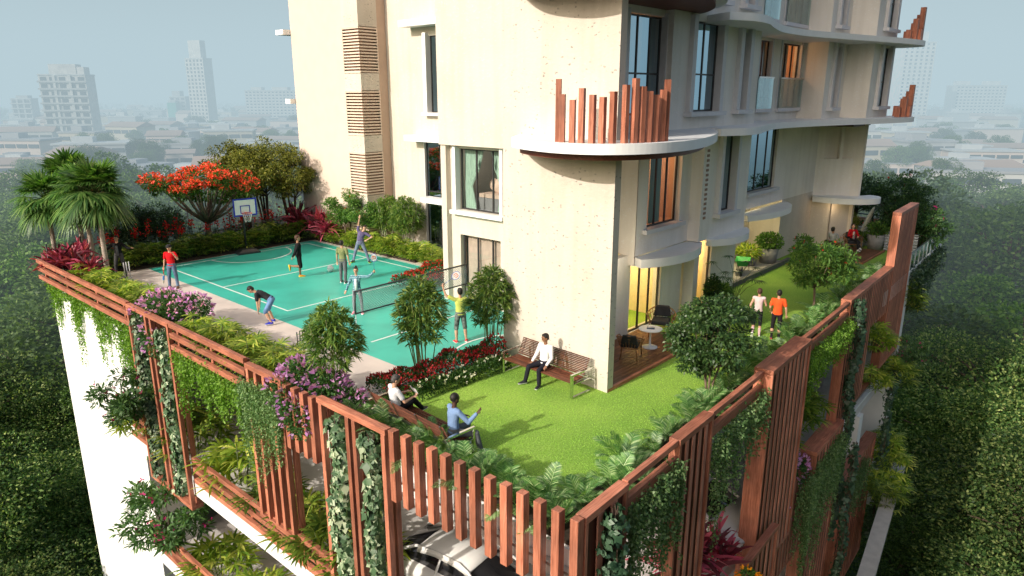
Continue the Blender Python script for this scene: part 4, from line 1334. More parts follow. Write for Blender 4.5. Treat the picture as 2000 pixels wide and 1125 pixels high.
# --- clipped flower hedge along a line
def make_hedge(label, p0, p1, w, h, m, mf, nl, nf, ls=.07, fs=.05, wob=.12, cat='hedge', name='flower_hedge', fls=3):
    p0, p1 = V3(p0), V3(p1); o = thing(name, label, cat, tuple(p0)); lv = Leaves(); fl = Leaves()
    d = p1 - p0; L = np.linalg.norm(d); d /= L; s = V3((-d[1], d[0], 0))
    def pts(n, top):
        u = RNG.random(n) * L; a = RNG.uniform(0, PI, n)
        if top: a = RNG.uniform(.12, PI - .12, n)
        hh = h * (1 + wob * np.sin(u * 3.1) + wob * .8 * np.sin(u * 7.3 + 1)); ww = w / 2 * (1 + wob * np.sin(u * 4.3 + 2))
        rad = (.72 + .28 * RNG.random(n)) if not top else (.94 + .1 * RNG.random(n))
        P = np.outer(u, d) + np.outer(np.sign(np.cos(a)) * np.abs(np.cos(a)) ** .55 * ww * rad, s) + np.outer(np.abs(np.sin(a)) ** .55 * hh * rad, (0, 0, 1))
        D = np.outer(np.cos(a), s) + np.outer(np.sin(a), (0, 0, 1))
        return P, D
    P, D = pts(nl, False); lv.add(P, D + rdir(nl) * .9, rdir(nl, 1), ls * RNG.uniform(.7, 1.3, nl), ls * .5, 'leaf', .15)
    lv.build('foliage', M[m], o)
    if nf:
        P, D = pts(nf, True)
        cl = np.sin(P[:, 0] * 5.1 + P[:, 1] * 3.7) + np.sin(P[:, 1] * 6.3 + P[:, 2] * 9) + RNG.normal(0, .8, nf)
        P, D = P[cl > -.6], D[cl > -.6]; k = len(P)
        for _ in range(fls): fl.add(P + RNG.normal(0, .012, (k, 3)), D + rdir(k) * .7, rdir(k), fs * RNG.uniform(.7, 1.2, k), fs * .7, 'petal', 0)
        fl.build('flower', M[mf], o)
    return o


# ================================================================ placing
# fan palms, left corner
pal = [make_palm(3.5, 1, ''), make_palm(3.7, 2, '')]
for o, loc, rz, sc, lab in ((pal[0], (10.35, 33.96, 0), .4, 1.0, 'front left fan palm with a pale trunk rising beside the red leaved plants'),
                            (pal[1], (10.38, 32.58, 0), 2.0, 1.0, 'front right fan palm with a pale trunk beside the wicket keeper')):
    setp(o, loc, rz, lab, sc)
dup(pal[0], (9.3, 35.4, 0), 3.0, 'leaning fan palm behind the red leaved plants, leftmost of the group', scale=.93)
dup(pal[1], (10.7, 36.2, 0), 4.4, 'fan palm at the back of the left corner group, half hidden', scale=1.03)
dup(pal[0], (11.9, 37.2, 0), 5.2, 'short fan palm behind the wicket keeper, low fronds only', scale=.72)
# red cordylines
cd = [make_cordy(110, 1.15, ''), make_cordy(90, 1.05, '')]
pc = Placer(cd)
for i, (x, y, s, lab) in enumerate(((9.35, 33.6, 1.15, 'dark red cordyline leaning over the rails at the left corner'), (9.7, 34.5, 1.35, 'tall dark red cordyline behind the left corner rails'), (9.45, 32.2, 1.0, 'dark red cordyline in front of the left palm trunk'), (8.95, 34.6, 1.0, 'small red cordyline at the outermost left corner'),
                                    (20.9, 34.3, 1.45, 'pink red cordyline by the peach wall, left of the pair beside the trees'), (21.3, 33.2, 1.5, 'pink red cordyline in front of the peach wall below the louvres'), (21.2, 32.1, 1.2, 'low pink red cordyline beside the small green shrub trees'))):
    pc((x, y, .05), i * 1.3, lab, s, i % 2)
# striped lady palms
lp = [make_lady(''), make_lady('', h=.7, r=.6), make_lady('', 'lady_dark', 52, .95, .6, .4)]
pl = Placer(lp)
Lg = 'striped lady palms in the planting beds'
for i, y in enumerate((31.7, 30.7, 29.6, 28.5, 27.3, 26.2)):
    pl((9.15 + .5 * (i % 2), y, .08), i * 1.7, 'yellow green striped lady palm in the left bed behind the white wall rails', 1.0 + .1 * (i % 3), i % 2, Lg + ', far left')
for i, y in enumerate((21.6, 20.7, 19.9, 19.1, 18.3, 17.5, 16.8)):
    pl((9.15 + .45 * (i % 2), y, .08), i * 2.1, 'yellow green striped lady palm in the left bed between the two lilac bushes', 1.0 + .08 * (i % 3), i % 2, Lg + ', middle')
for i, x in enumerate(np.linspace(11.4, 20.9, 15)):
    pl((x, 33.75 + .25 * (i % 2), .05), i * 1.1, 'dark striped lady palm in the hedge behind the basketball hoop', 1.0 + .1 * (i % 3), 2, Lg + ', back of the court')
for i, y in enumerate(np.linspace(32.7, 22.6, 15)):
    pl((21.4 + .25 * (i % 2), y, .05), i * 1.9, 'bright striped lady palm in the hedge along the right side of the court', 1.0 + .1 * (i % 3), i % 2, Lg + ', right of the court')
for i, (x, y, z, s) in enumerate(((9.4, 23.4, -4.6, 1.3), (9.4, 20.2, -4.6, 1.35), (9.3, 17.9, -4.6, 1.1), (9.3, 16.0, -4.6, 1.2), (9.2, 14.6, -4.6, 1.2), (9.2, 13.3, -4.6, 1.25))):
    pl((x, y, z), i * 2.3, 'lady palm behind the middle storey rails on the left side', s * 1.35, (2, 0, 2, 1, 2, 0)[i], Lg + ', middle storey')
pl((8.5, 25.6, -4.2), 1.0, 'lady palm spilling out left of the far ivy frame', 1.5, 0)
for i, (y, s) in enumerate(((22.4, 1.3), (19.8, 1.2))):
    pl((9.3, y, -9.1), i * 2.9, 'lady palm behind the lowest storey rails under the white band', s * 1.4, 1, Lg + ', lowest storey')
for i, (x, y, z, s) in enumerate(((22.3, 7.4, -3.2, 1.5), (23.6, 7.5, -3.3, 1.4), (21.0, 7.3, -3.4, 1.2))):
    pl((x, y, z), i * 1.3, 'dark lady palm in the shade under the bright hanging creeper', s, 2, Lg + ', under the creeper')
for i, (x, y, z, s) in enumerate(((29.6, 7.0, -2.3, 1.45), (30.0, 6.9, -4.0, 1.2), (35.6, 7.5, -1.9, 1.6), (36.5, 7.3, -2.3, 1.3), (33.0, 6.8, -4.4, 1.2), (33.6, 6.7, -5.0, 1.3), (32.8, 6.3, -8.6, 1.35), (31.6, 6.0, -9.2, 1.3), (30.6, 5.8, -9.4, 1.2), (33.4, 6.6, -8.0, 1.1))):
    pl((x, y, z), i * 1.7, 'lady palm spilling over the right edge beyond the fine slatted panel', s, i % 3, Lg + ', far right edge')
# canna
cn = [make_canna(''), make_canna('')]
pk = Placer(cn)
for i, x in enumerate(np.linspace(11.2, 20.8, 13)):
    pk((x, 34.75 + .3 * (i % 2), .05), i * 1.3, 'red flowered canna rising behind the hedge at the back of the court', 1.0 + .1 * (i % 3), i % 2, 'red cannas behind the court')
# flame tree and the trees beside it
t = make_tree('flame_tree', 'spreading flame tree covered in bright red flowers left of the hoop', 'tree', 4.2, (2.75, 2.75, .9), 3.5, 56, 9500, .16, .07, 'fern', .15, 1, fork=.33, prof='leaf', clump_r=.30, flower='flame', nfl=2200, flsize=.11, upb=.2, flower_in=1.1, flz=3.0)
setp(t, (16.1, 35.0, 0))
ot = [make_tree('olive_tree', '', 'tree', 4.6, (1.65, 1.65, 1.25), 3.6, 34, 9500, .15, .06, 'olive', .055, 5, fork=.45, bark='bark_dark', clump_r=.32, upb=.3, droop=.3) for _ in range(2)]
po = Placer(ot)
po((18.5, 35.6, 0), 0, 'olive green tree directly right of the flame tree', 1.0, 0)
po((20.0, 36.4, 0), 1, 'tall olive green tree in the middle behind the hoop', 1.08, 1)
po((20.75, 34.9, 0), 2.4, 'olive green tree touching the peach wall', 1.05, 0)
po((19.2, 37.2, 0), 4.0, 'olive green tree at the back between the other two', 1.05, 1)
dk_ = [make_tree('evergreen_shrub', '', 'shrub', 2.2, (1.3, 1.3, .8), 1.35, 22, 5200, .17, .05, 'dark', .05, 4, bark='bark_dark', fork=.3, clump_r=.4, droop=.3)]
pd = Placer(dk_)
pd((13.0, 36.4, .1), 0, 'dark evergreen shrub between the fan palms and the flame tree', 1.05)
pd((14.6, 36.9, .1), 2, 'dark evergreen shrub under the left side of the flame tree', 1.0)
# small trees along the right side of the court
sh = [make_tree('shrub_tree', '', 'tree', 2.6, (.95, .95, .85), 1.95, 22, 5200, .11, .055, 'shrub', .035, 3, fork=.4, clump_r=.42, flower='redfl', nfl=26, flsize=.06)]
ps = Placer(sh)
ps((21.5, 30.8, .05), 0, 'small shrub tree with red dots below the louvres, left one', 1.05)
ps((21.6, 29.5, .05), 2, 'small shrub tree with red dots beside the brown recess, right one', 1.0)
bm = [make_bamboo('', 2.7, .85, 14, 5200, True, 'bamboo', .66)]
pb = Placer(bm)
pb((22.3, 28.4, .05), 0, 'round bamboo clump on pale canes by the tall blue glazing, left one', .98)
pb((22.5, 27.1, .05), 2, 'round bamboo clump on pale canes by the tall blue glazing, right one', 1.0)
# front bamboo
fb = [make_bamboo('', 2.75, .76, 12, 4600, zc=.70), make_bamboo('', 2.75, .70, 13, 4600, zc=.70)]
pf = Placer(fb)
pf((9.45, 14.45, .05), 0, 'bamboo clump nearest to the viewer, among the lilac flowers by the picket posts', .92, 0)
pf((12.05, 14.05, .0), 1.2, 'middle bamboo clump with bare canes behind the reader on the bench', 1.0, 1)
pf((14.66, 13.9, .0), 2.7, 'bamboo clump beside the pocked wall next to the badminton player', .96, 0)
# lilac bougainvillea
make_mass('bougainvillea', 'lilac flowering bush above the far ivy frame on the left', 'bush', (9.2, 23.6, .1), [((0, 0, .75), (.75, 1.2, .5)), ((-.5, .7, .45), (.4, .6, .4)), ((.55, -.7, .7), (.5, .8, .45)), ((-.75, -.2, -.25), (.2, .9, .6))], 5200, .09, .06, 'boug', 420, .13, 'boug_fl')
make_mass('bougainvillea', 'lilac flowering bush trailing over the four short hanging posts', 'bush', (9.05, 14.9, .1), [((0, .3, .55), (.55, .8, .5)), ((.1, -.5, .5), (.5, .7, .45)), ((-.62, .35, .25), (.25, .7, .5)), ((-.70, -.3, -.15), (.2, .65, .55)), ((.3, -1.1, .3), (.4, .5, .3))], 6000, .085, .06, 'boug', 560, .125, 'boug_fl')
make_mass('bougainvillea', 'lilac flowering bush hanging beside the wide slat panel on the right', 'bush', (20.4, 6.75, -3.6), [((0, 0, .1), (.7, .3, .7)), ((1.0, -.1, -.5), (.6, .3, .5)), ((-.5, -.1, -1.3), (.5, .25, .7))], 2600, .09, .06, 'boug', 200, .13, 'boug_fl')
# creepers on the left
make_creeper('hanging_creeper', 'bright green creeper hanging over the white wall under the left rails', (8.5, 25.2, .0), (8.5, 34.0, -.05), lambda f: .6 + 2.3 * (abs(math.sin(f * 11 + .6)) ** 4) + (.9 if f < .3 else 0), 'creep', 420, .075, .06, .09, 30)
make_creeper('hanging_creeper', 'bright green creeper in soft cascades below the second set of rails', (8.45, 16.9, .0), (8.45, 21.6, .0), lambda f: .75 + 1.0 * abs(math.sin(f * 12.6)), 'creep', 460, .075, .06, .12, 34)
make_creeper('hanging_creeper', 'grey green creeper hanging in front of the long slat panel', (8.30, 15.25, .35), (8.30, 17.3, .25), lambda f: 2.0 + 1.3 * f, 'creep_d', 330, .055, .04, .08, 36)
make_ivy('variegated ivy column on the far frame, left one', 8.45, 24.25, -5.4, .55, .34, 1300)
make_ivy('variegated ivy column on the far frame, right one', 8.45, 22.45, -5.4, .5, .30, 1200)
make_ivy('thick variegated ivy column left in the front frame', 8.42, 12.95, -8.3, .5, .30, 1500, size=.25)
make_ivy('thick variegated ivy column right in the front frame', 8.42, 11.68, -8.3, .5, .27, 1500, size=.25)
# pink oleanders
ol = [make_tree('oleander', '', 'shrub', 2.0, (1.15, 1.15, .85), 1.0, 26, 3000, .2, .055, 'frang', .03, 5, bark='bark', fork=.25, prof='lance', clump_r=.3, flower='pinkfl', nfl=70, flsize=.09, droop=.25)]
pol = Placer(ol)
pol((8.1, 24.85, -3.3), 0, 'pink flowered oleander leaning out beside the white wall, upper one', 1.05)
pol((8.1, 23.5, -7.7), 2, 'pink flowered oleander leaning out beside the white wall, lower one', 1.25)
pol((40.6, 8.0, .1), 4, 'pink flowered oleander behind the tallest timber screen', 1.15)
pol((35.4, 6.9, -4.6), 1, 'pink flowered oleander hanging over the far right edge', .8)
# arecas along the front and the right edge
ar = [make_areca(''), make_areca('', 16, 1.0), make_areca('', 13, 1.22)]
pa = Placer(ar)
i = 0
for y in np.linspace(13.0, 6.9, 13):
    pa((9.0 + .25 * (i % 2), y, .03), i * 1.3, 'feathery areca palm tuft in the bed behind the thirteen posts', .85 + .12 * (i % 3), i % 3, 'areca tufts behind the posts'); i += 1
for x in np.linspace(9.8, 32.6, 27):
    pa((x, scr_y(x) + .75 + .2 * (i % 2), .03), i * 1.7, 'feathery areca palm tuft along the right screens beside the lawn', .8 + .12 * (i % 4), i % 3, 'areca tufts along the right screens'); i += 1
# hanging creepers and ivy on the right
make_creeper('hanging_creeper', 'dark creeper curtain right of the corner frame', (9.9, 5.98, .25), (12.1, 6.06, .4), lambda f: 3.3 - 1.2 * abs(f - .4), 'creep_d', 210, .07, .055, .10, 26)
make_creeper('hanging_creeper', 'dark creeper curtain between the first two slat panels', (13.75, 6.12, .1), (16.8, 6.25, .4), lambda f: 2.9 - .8 * f, 'creep_d', 200, .07, .055, .10, 24)
make_creeper('hanging_creeper', 'bright green creeper cascade under the right rails', (20.1, 6.45, .15), (24.7, 6.62, .25), lambda f: 1.5 - .4 * f, 'creep', 560, .06, .045, .14, 42)
make_creeper('hanging_creeper', 'green creeper curtain over the wide capped lower panel', (20.8, 6.15, -4.3), (24.8, 6.3, -3.9), lambda f: 3.4 - .8 * f, 'creep_d', 460, .07, .05, .12, 26)
make_creeper('hanging_creeper', 'small green creeper over the lowest right panel', (28.0, 6.55, -7.4), (30.4, 6.65, -7.2), lambda f: 2.0, 'creep_d', 160, .07, .05, .12, 24)
make_creeper('hanging_creeper', 'creeper hanging below the glass balustrade at the far right', (35.2, 6.95, -.1), (42.6, 7.35, -.1), lambda f: 2.0 - .6 * f, 'ivy_d', 420, .10, .08, .15, 20)
make_ivy('dark ivy column over the corner frame', 9.35, 5.85, -6, .7, .36, 900, (.2, -1, .25), .18, 'ivy_d')
make_ivy('dark ivy column on the left of the fine slatted panel', 25.5, 6.45, -8.5, .95, .26, 1500, (-.4, -1, .2), .17, 'ivy_d')
make_ivy('dark ivy column low on the capped panel', 25.0, 5.95, -13, -4.2, .24, 900, (-.3, -1, .2), .17, 'ivy_d')
make_ivy('dark ivy column on the post at the lower right edge', 32.3, 6.55, -12, -3.9, .3, 900, (-.3, -1, .2), .18, 'ivy_d')
# right-hand cordyline and orange flowers on the storey below
pc((14.6, 6.85, -4.7), .6, 'dark red cordyline on the storey below between the slat panels', 1.5, 0)
pc((15.6, 6.7, -4.7), 2.6, 'dark red cordyline close to the wide slat panel on the storey below', 1.2, 1)
make_mass('marigold_plant', 'orange flowers at the bottom edge by the low frame', 'flowers', (15.0, 5.55, -4.1), [((0, 0, .25), (.3, .25, .2))], 500, .08, .04, 'shrub', 40, .1, 'orangefl')
# small trees on the lawn
t = make_tree('lawn_tree', 'slender multi stemmed tree with glossy dark leaves by the right rails', 'tree', 2.4, (1.08, 1.08, .95), 1.8, 44, 13000, .10, .06, 'tree', .028, 4, bark='bark', fork=.40, clump_r=.30, upb=.1, droop=.25)
setp(t, (16.0, 7.4, 0), .5)
t = make_tree('lawn_tree', 'round green tree with red flower spikes on the far lawn', 'tree', 2.9, (1.28, 1.28, .8), 2.1, 34, 6000, .15, .05, 'shrub', .045, 1, bark='bark', fork=.38, clump_r=.30, flower='redfl', nfl=34, flsize=.07, upb=.15)
setp(t, (25.0, 7.95, 0), .5)
ft = [make_tree('shade_tree', '', 'tree', 3.4, (1.6, 1.6, 1.0), 2.6, 34, 6500, .16, .06, 'dark', .06, 1, bark='bark_dark', fork=.4, clump_r=.32, flower='redfl', nfl=22, flsize=.09)]
pft = Placer(ft)
pft((42.0, 11.6, 0), 0, 'dark shade tree with red flowers next to the tower at the far end', .95)
pft((41.8, 9.7, 0), 2, 'dark shade tree with red flowers in the middle of the far end', 1.0)
pd((40.0, 8.55, .1), 1, 'dark bushy shrub behind the corrugated planter', 1.05)
pd((41.4, 8.8, .1), 3, 'dark bushy shrub beside the pink oleander at the far end', 1.15)
# hedges
make_hedge('low hedge of dark red flowers between the court and the bench lawn', (10.15, 13.75, 0), (14.6, 13.55, 0), .75, .62, 'ixora', 'ixofl', 8500, 1500, .075, .06)
make_hedge('low white flowering plants in front of the dark red hedge', (10.9, 13.2, 0), (14.3, 12.95, 0), .5, .38, 'ixora', 'whitefl', 4200, 75, .075, .075)
make_hedge('red flowering hedge beside the court behind the badminton net', (17.7, 21.4, 0), (21.0, 22.5, 0), 1.6, .55, 'ixora', 'redfl', 5200, 800, .09, .07)
make_hedge('long green hedge topped with red flowers at the far parapet', (41.2, 13.8, 0), (40.6, 7.7, 0), 2.2, .85, 'ixora', 'redfl', 5200, 420, .12, .1)
# ----------------------------------------------------------------- court and garden things
def net_mat_mesh(b, p0, p1, z0, z1, step=.075, r=.006):
    p0, p1 = V3(p0), V3(p1); L = np.linalg.norm(p1 - p0); d = (p1 - p0) / L; H = z1 - z0
    k = int((L + H) / step)
    for i in range(k):
        u = i * step
        for s in (0, 1):
            a0, a1 = u - H, u
            t0, t1 = max(a0, 0), min(a1, L)
            if t1 - t0 < .01: continue
            za, zb = z0 + (t0 - a0), z0 + (t1 - a0)
            if s: t0, t1 = L - t0, L - t1
            A = p0 + d * t0; B = p0 + d * t1
            b.beam((A[0], A[1], za), (B[0], B[1], zb), r, r)


o = thing('badminton_net', 'dark edged badminton net stretched above the turquoise court', 'net', (12.95, 18.35, 0))
b = MB()
for x in (12.95, 18.05): b.tube([(x, 18.35, .78), (x, 18.35, 1.57)], .028, 8)
b.build('end_pole', M['metal'], o, True)
b = MB(); b.tube([(12.95, 18.35, 1.55), (18.05, 18.35, 1.55)], .03, 8); b.tube([(12.95, 18.35, .80), (18.05, 18.35, .80)], .026, 8)
b.build('edge_band', M['metal'], o, True)
b = MB(); net_mat_mesh(b, (12.95, 18.35), (18.05, 18.35), .80, 1.55, .09, .009)
b.build('netting', plain('grey net cord', (.30, .32, .32), .8), o, True)
b = MB()
for x in (12.95, 18.05): b.tube([(x, 18.35, 0), (x, 18.35, .78)], .012, 6)
b.build('stay', M['frame'], o, True)

# basketball hoop
o = thing('basketball_hoop', 'portable basketball hoop with white backboard edged in blue on a black base', 'hoop', (17.0, 32.95, 0), R(-10))
b = MB(); b.loft([[(x * s, y * s, z) for x, y in ((-.55, -.35), (.55, -.35), (.55, .35), (-.55, .35))] for s, z in ((1, 0), (1, .1), (.6, .22), (.3, .24))], 0, False)
bevel(b.build('base', M['metal'], o), .02)
b = MB(); b.tube([(0, .15, .2), (0, .1, 1.7), (0, .05, 2.2)], [.05, .045, .04], 10); b.tube([(0, .05, 1.9), (0, -.25, 2.25)], .03, 8)
b.build('pole', M['metal'], o)
b = MB(); b.box(-.55, .55, -.30, -.27, 1.95, 2.75)
b.build('backboard', M['white'], o)
b = MB(); blue = plain('blue board edging', (.02, .035, .42), .4)
for (x0, x1, z0, z1) in ((-.57, .57, 1.92, 1.99), (-.57, .57, 2.71, 2.78), (-.57, -.5, 1.99, 2.71), (.5, .57, 1.99, 2.71), (-.24, .24, 2.05, 2.09), (-.24, .24, 2.4, 2.44), (-.24, -.2, 2.09, 2.4), (.2, .24, 2.09, 2.4)):
    b.box(x0, x1, -.315, -.302, z0, z1)
b.build('board_edging', blue, o)
b = MB(); t = np.linspace(0, 2 * PI, 25); b.tube([(.225 * math.cos(a), -.56 + .225 * math.sin(a), 2.08) for a in t], .014, 6, caps=False); b.box(-.05, .05, -.36, -.302, 2.05, 2.1)
b.build('rim', plain('red rim', (.55, .05, .03), .4), o)
b = MB()
for i in range(12):
    for s in (-1, 1):
        pts = [((.22 - .09 * q) * math.cos(i * PI / 6 + s * q * .8), -.56 + (.22 - .09 * q) * math.sin(i * PI / 6 + s * q * .8), 2.07 - .42 * q) for q in np.linspace(0, 1, 5)]
        b.tube(pts, .007, 3, caps=False)
b.build('hoop_net', M['white'], o)

# cricket stumps
def stumps(loc, lab, m):
    o = thing('cricket_stumps', lab, 'stumps', loc, R(15)); b = MB()
    for i in range(3): b.tube([(-.12 + .12 * i, 0, 0), (-.12 + .12 * i, 0, .72)], .019, 7)
    b.build('stump', m, o)
    b = MB(); b.box(-.2, .2, -.05, .05, 0, .03)
    b.build('stand', m, o)
stumps((11.0, 32.1, 0), 'pale set of three cricket stumps in front of the wicket keeper', M['frame'])
stumps((10.9, 18.4, 0), 'dark set of cricket stumps half hidden by the nearest bamboo', M['metal'])
b = MB(); b.ell((0, 0, 0), (.15, .15, .15), 20, 12)
o = b.build('ball', plain('pale grey ball', (.66, .68, .70), .5, .15, 7)); o.location = (17.5, 26.5, .2); tag(o, 'pale grey ball in the middle of the court beside the man in green', 'ball')
o.location.z = .155

# benches -----------------------------------------------------------------
def make_bench(label, L):
    """slatted bench, sitter faces +x, length along y, centred; steel loop ends"""
    o = thing('park_bench', label, 'bench')
    b = MB()
    for i in range(8): x = -.12 + i * .072; b.box(x, x + .055, -L / 2, L / 2, .42 + .012 * abs(i - 3.5) * .5, .45 + .012 * abs(i - 3.5) * .5)
    bevel(b.build('seat', M['slat'], o), .006)
    b = MB()
    for i in range(11):
        f = i / 10; x = -.17 - .20 * f; z = .5 + .40 * f
        b.beam((x, -L / 2, z), (x, L / 2, z), .027, .024, up=(.45, 0, .9))
    bevel(b.build('backrest', M['slat'], o), .005)
    for s in (-1, 1):
        y = s * (L / 2 + .05)
        b = MB()
        P = [(-.36, .66), (.42, .66), (.42, .0), (-.32, .0)]
        b.beam((-.38, y, .66), (.46, y, .66), .07, .05); b.beam((.42, y, .634), (.42, y, .035), .07, .07, up=(1, 0, 0)); b.beam((.385, y, .03), (-.32, y, .03), .07, .05)
        b.beam((-.30, y, .4), (.384, y, .4), .06, .03)
        bevel(b.build('end_frame', M['chrome'], o), .006)
    b = MB(); b.beam((-.22, -L / 2 - .05, .47), (-.22, L / 2 + .05, .47), .04, .04); b.beam((.3, -L / 2 - .05, .385), (.3, L / 2 + .05, .385), .04, .04)
    for y in np.linspace(-L / 2 + .1, L / 2 - .1, 4):
        b.beam((-.19, y, .44), (-.405, y, .92), .03, .02, up=(1, 0, .4)); b.beam((-.2, y, .405), (.36, y, .405), .03, .03)
    b.build('support_bar', M['steel'], o)
    return o


setp(make_bench('brown slatted bench with steel ends along the pocked wall', 2.45), (14.2, 11.38, 0), PI + R(-3))
setp(make_bench('brown slatted bench with steel ends seen from behind at the front posts', 2.75), (9.58, 11.42, 0), R(-3))

# porch furniture -----------------------------------------------------------
def make_chair(label):
    """rattan armchair, faces +x"""
    o = thing('rattan_armchair', label, 'armchair'); ra = plain('rattan cane', (.28, .13, .05), .5, .25, 9); b = MB()
    a = np.linspace(R(60), R(300), 17)
    ring = lambda r, z, sq=1.0: [(r * math.cos(t), r * sq * math.sin(t), z + .16 * max(0, -math.cos(t)) ** 1.5 * (1 if z > .5 else 0)) for t in a]
    top = ring(.40, .62, 1.05); low = ring(.31, .36)
    b.tube(top, .018, 6); b.tube(low + [low[0]], .014, 6); b.tube([(t[0] * .95, t[1] * .95, t[2] - .1) for t in top], .010, 5)
    for p, q in zip(top, low): b.tube([p, q], .009, 5)
    for s in (-1, 1):
        b.tube([(.2 * 1, s * .42 * .83, .62), (.30, s * .30, .36), (.34, s * .31, 0)], .014, 6); b.tube([(-.24, s * .2, .36), (-.32, s * .26, 0)], .014, 6)
    b.tube([(.32, -.28, .36), (.32, .28, .36)], .014, 6)
    b.build('frame', ra, o)
    cu = plain('charcoal cushion', (.035, .036, .04), .9, .2, 8, .3, 10)
    b = MB(); b.cbox((.02, 0, .43), .56, .52, .12); bevel(b.build('seat_cushion', cu, o), .04, 3)
    b = MB(); b.loft([[(-.27 + dx, y * (1 - .25 * k), .5 + .30 * k) for dx, y in ((-.06 - .09 * k, -.26), (.06 - .09 * k, -.26), (.06 - .09 * k, .26), (-.06 - .09 * k, .26))] for k in (0, .5, 1)], 0, False)
    bevel(b.build('back_cushion', cu, o), .035, 3)
    return o


pch = Placer(make_chair(''))
pch((17.25, 10.6, .055), R(25), 'rattan armchair with charcoal cushions left of the small round table', 1.0)
pch((19.65, 10.95, .055), R(205), 'rattan armchair with charcoal cushions right of the small round table', 1.12)
pch((35.75, 10.75, .055), R(-15), 'rattan armchair under the man in grey on the far deck', 1.0)
pch((37.45, 10.35, .055), R(215), 'round cane armchair under the woman in red on the far deck', 1.12)
o = thing('round_table', 'small white round pedestal table between the two armchairs', 'table', (18.4, 10.6, .055)); b = MB()
b.lathe([(.02, .585), (.36, .585), (.375, .6), (.36, .615), (.02, .615)], n=28); b.build('tabletop', M['white'], o)
b = MB(); b.lathe([(.24, 0), (.24, .015), (.06, .05), (.03, .12), (.028, .5), (.06, .584)], n=20); b.build('pedestal', M['white'], o)
b = MB(); b.cbox((18.4, 10.6, .685), .17, .24, .025, .5); b.cbox((18.41, 10.61, .71), .13, .2, .02, .8, 1)
tag(b.build('magazine', [plain('blue grey cover', (.10, .14, .2), .5), M['frame']]), 'dark magazines lying on the white round table', 'magazine')
bpy.data.objects['magazine'].location.z = .001

# pots ---------------------------------------------------------------------
def pot(label, loc, r, h, m, mfoli=None, **k):
    o = thing('potted_plant', label, 'potted plant', loc); b = MB()
    b.lathe([(r * .82, 0), (r, h), (r * .9, h), (r * .88, h - .05), (.01, h - .05)], n=24)
    b.build('pot', m, o)
    return o


def foliage(o, c, r, n, L, W, m, prof='leaf', up=.3, droop=.2):
    lv = Leaves(); P, D = blob_pts(n, c, r, .3); lv.add(P, D + rdir(n) * .7 + V3((0, 0, up)), rdir(n, 1), L * RNG.uniform(.7, 1.2, n), W, prof, droop); lv.build('foliage', M[m], o)


o = pot('large grey pot with a broad leaved green plant at the porch corner', (23.35, 10.75, 0), .36, .62, M['grey_pot']); foliage(o, (0, 0, .82), (.48, .48, .28), 800, .18, .08, 'shrub')
o = pot('small grey pot with tall umbrella sedge at the porch corner', (23.85, 10.35, 0), .22, .48, M['grey_pot'])
lv = Leaves(); b = MB()
for i in range(11):
    a = i * 2.4; hh = RNG.uniform(1.1, 2.0); rr = RNG.uniform(.25, .95); tip = V3((rr * math.cos(a), rr * math.sin(a), hh)); b.tube([(0, 0, .4), tip * (.45, .45, .75), tip], [.01, .008, .006], 4)
    fan(lv, tip, nrm((math.cos(a), math.sin(a), .1)), .36, 15, 0, 5.6, .45, .035)
b.build('stem', M['twig'], o); lv.build('foliage', M['dark'], o)
o = pot('terracotta pot with a dark conical shrub beside the porch', (22.75, 10.7, 0), .24, .4, M['terracotta']); foliage(o, (0, 0, .95), (.28, .28, .6), 1200, .12, .05, 'dark')
o = pot('grey pot with a low flowering plant in front of the porch pots', (22.9, 10.1, 0), .22, .3, M['grey_pot']); foliage(o, (0, 0, .42), (.42, .42, .28), 700, .12, .06, 'shrub')
o = pot('big grey pot with a round bush at the pebble court kerb', (32.3, 12.55, .02), .45, .72, M['grey_pot']); foliage(o, (0, 0, 1.02), (.6, .6, .42), 1100, .14, .08, 'shrub')
o = pot('wide grey bowl with yellow green leaves in the pebble court', (31.2, 13.1, .02), .45, .4, M['grey_pot']); foliage(o, (0, 0, .62), (.55, .55, .32), 500, .26, .07, 'lady')
o = pot('narrow pot with upright grassy stems at the lit back wall', (29.6, 13.6, .02), .3, .5, M['grey_pot']); foliage(o, (0, 0, 1.05), (.4, .3, .6), 500, .4, .03, 'olive', 'needle', 2.2)
# wheelbarrow
o = thing('wheelbarrow', 'green wheelbarrow with a dark wheel in the pebble court', 'wheelbarrow', (29.6, 12.6, .02), R(200)); b = MB()
b.loft([[(x * s, y * s, z) for x, y in ((-.45, -.3), (.5, -.3), (.5, .3), (-.45, .3))] for s, z in ((.6, .35), (1, .62), (1.03, .63), (.97, .62), (.55, .38))], 0, False)
b.build('tray', plain('green tray', (.04, .36, .07), .45), o)
b = MB()
for s in (-1, 1): b.tube([(.62, s * .06, .2), (-.3, s * .24, .36), (-.95, s * .3, .55)], .018, 6); b.tube([(-.35, s * .25, .36), (-.42, s * .26, .0)], .018, 6)
b.build('frame', plain('dark red tube', (.12, .03, .025), .5), o)
b = MB(); b.tube([(.62, -.05, .2), (.62, .05, .2)], .2, 18); b.build('wheel', M['metal'], o)
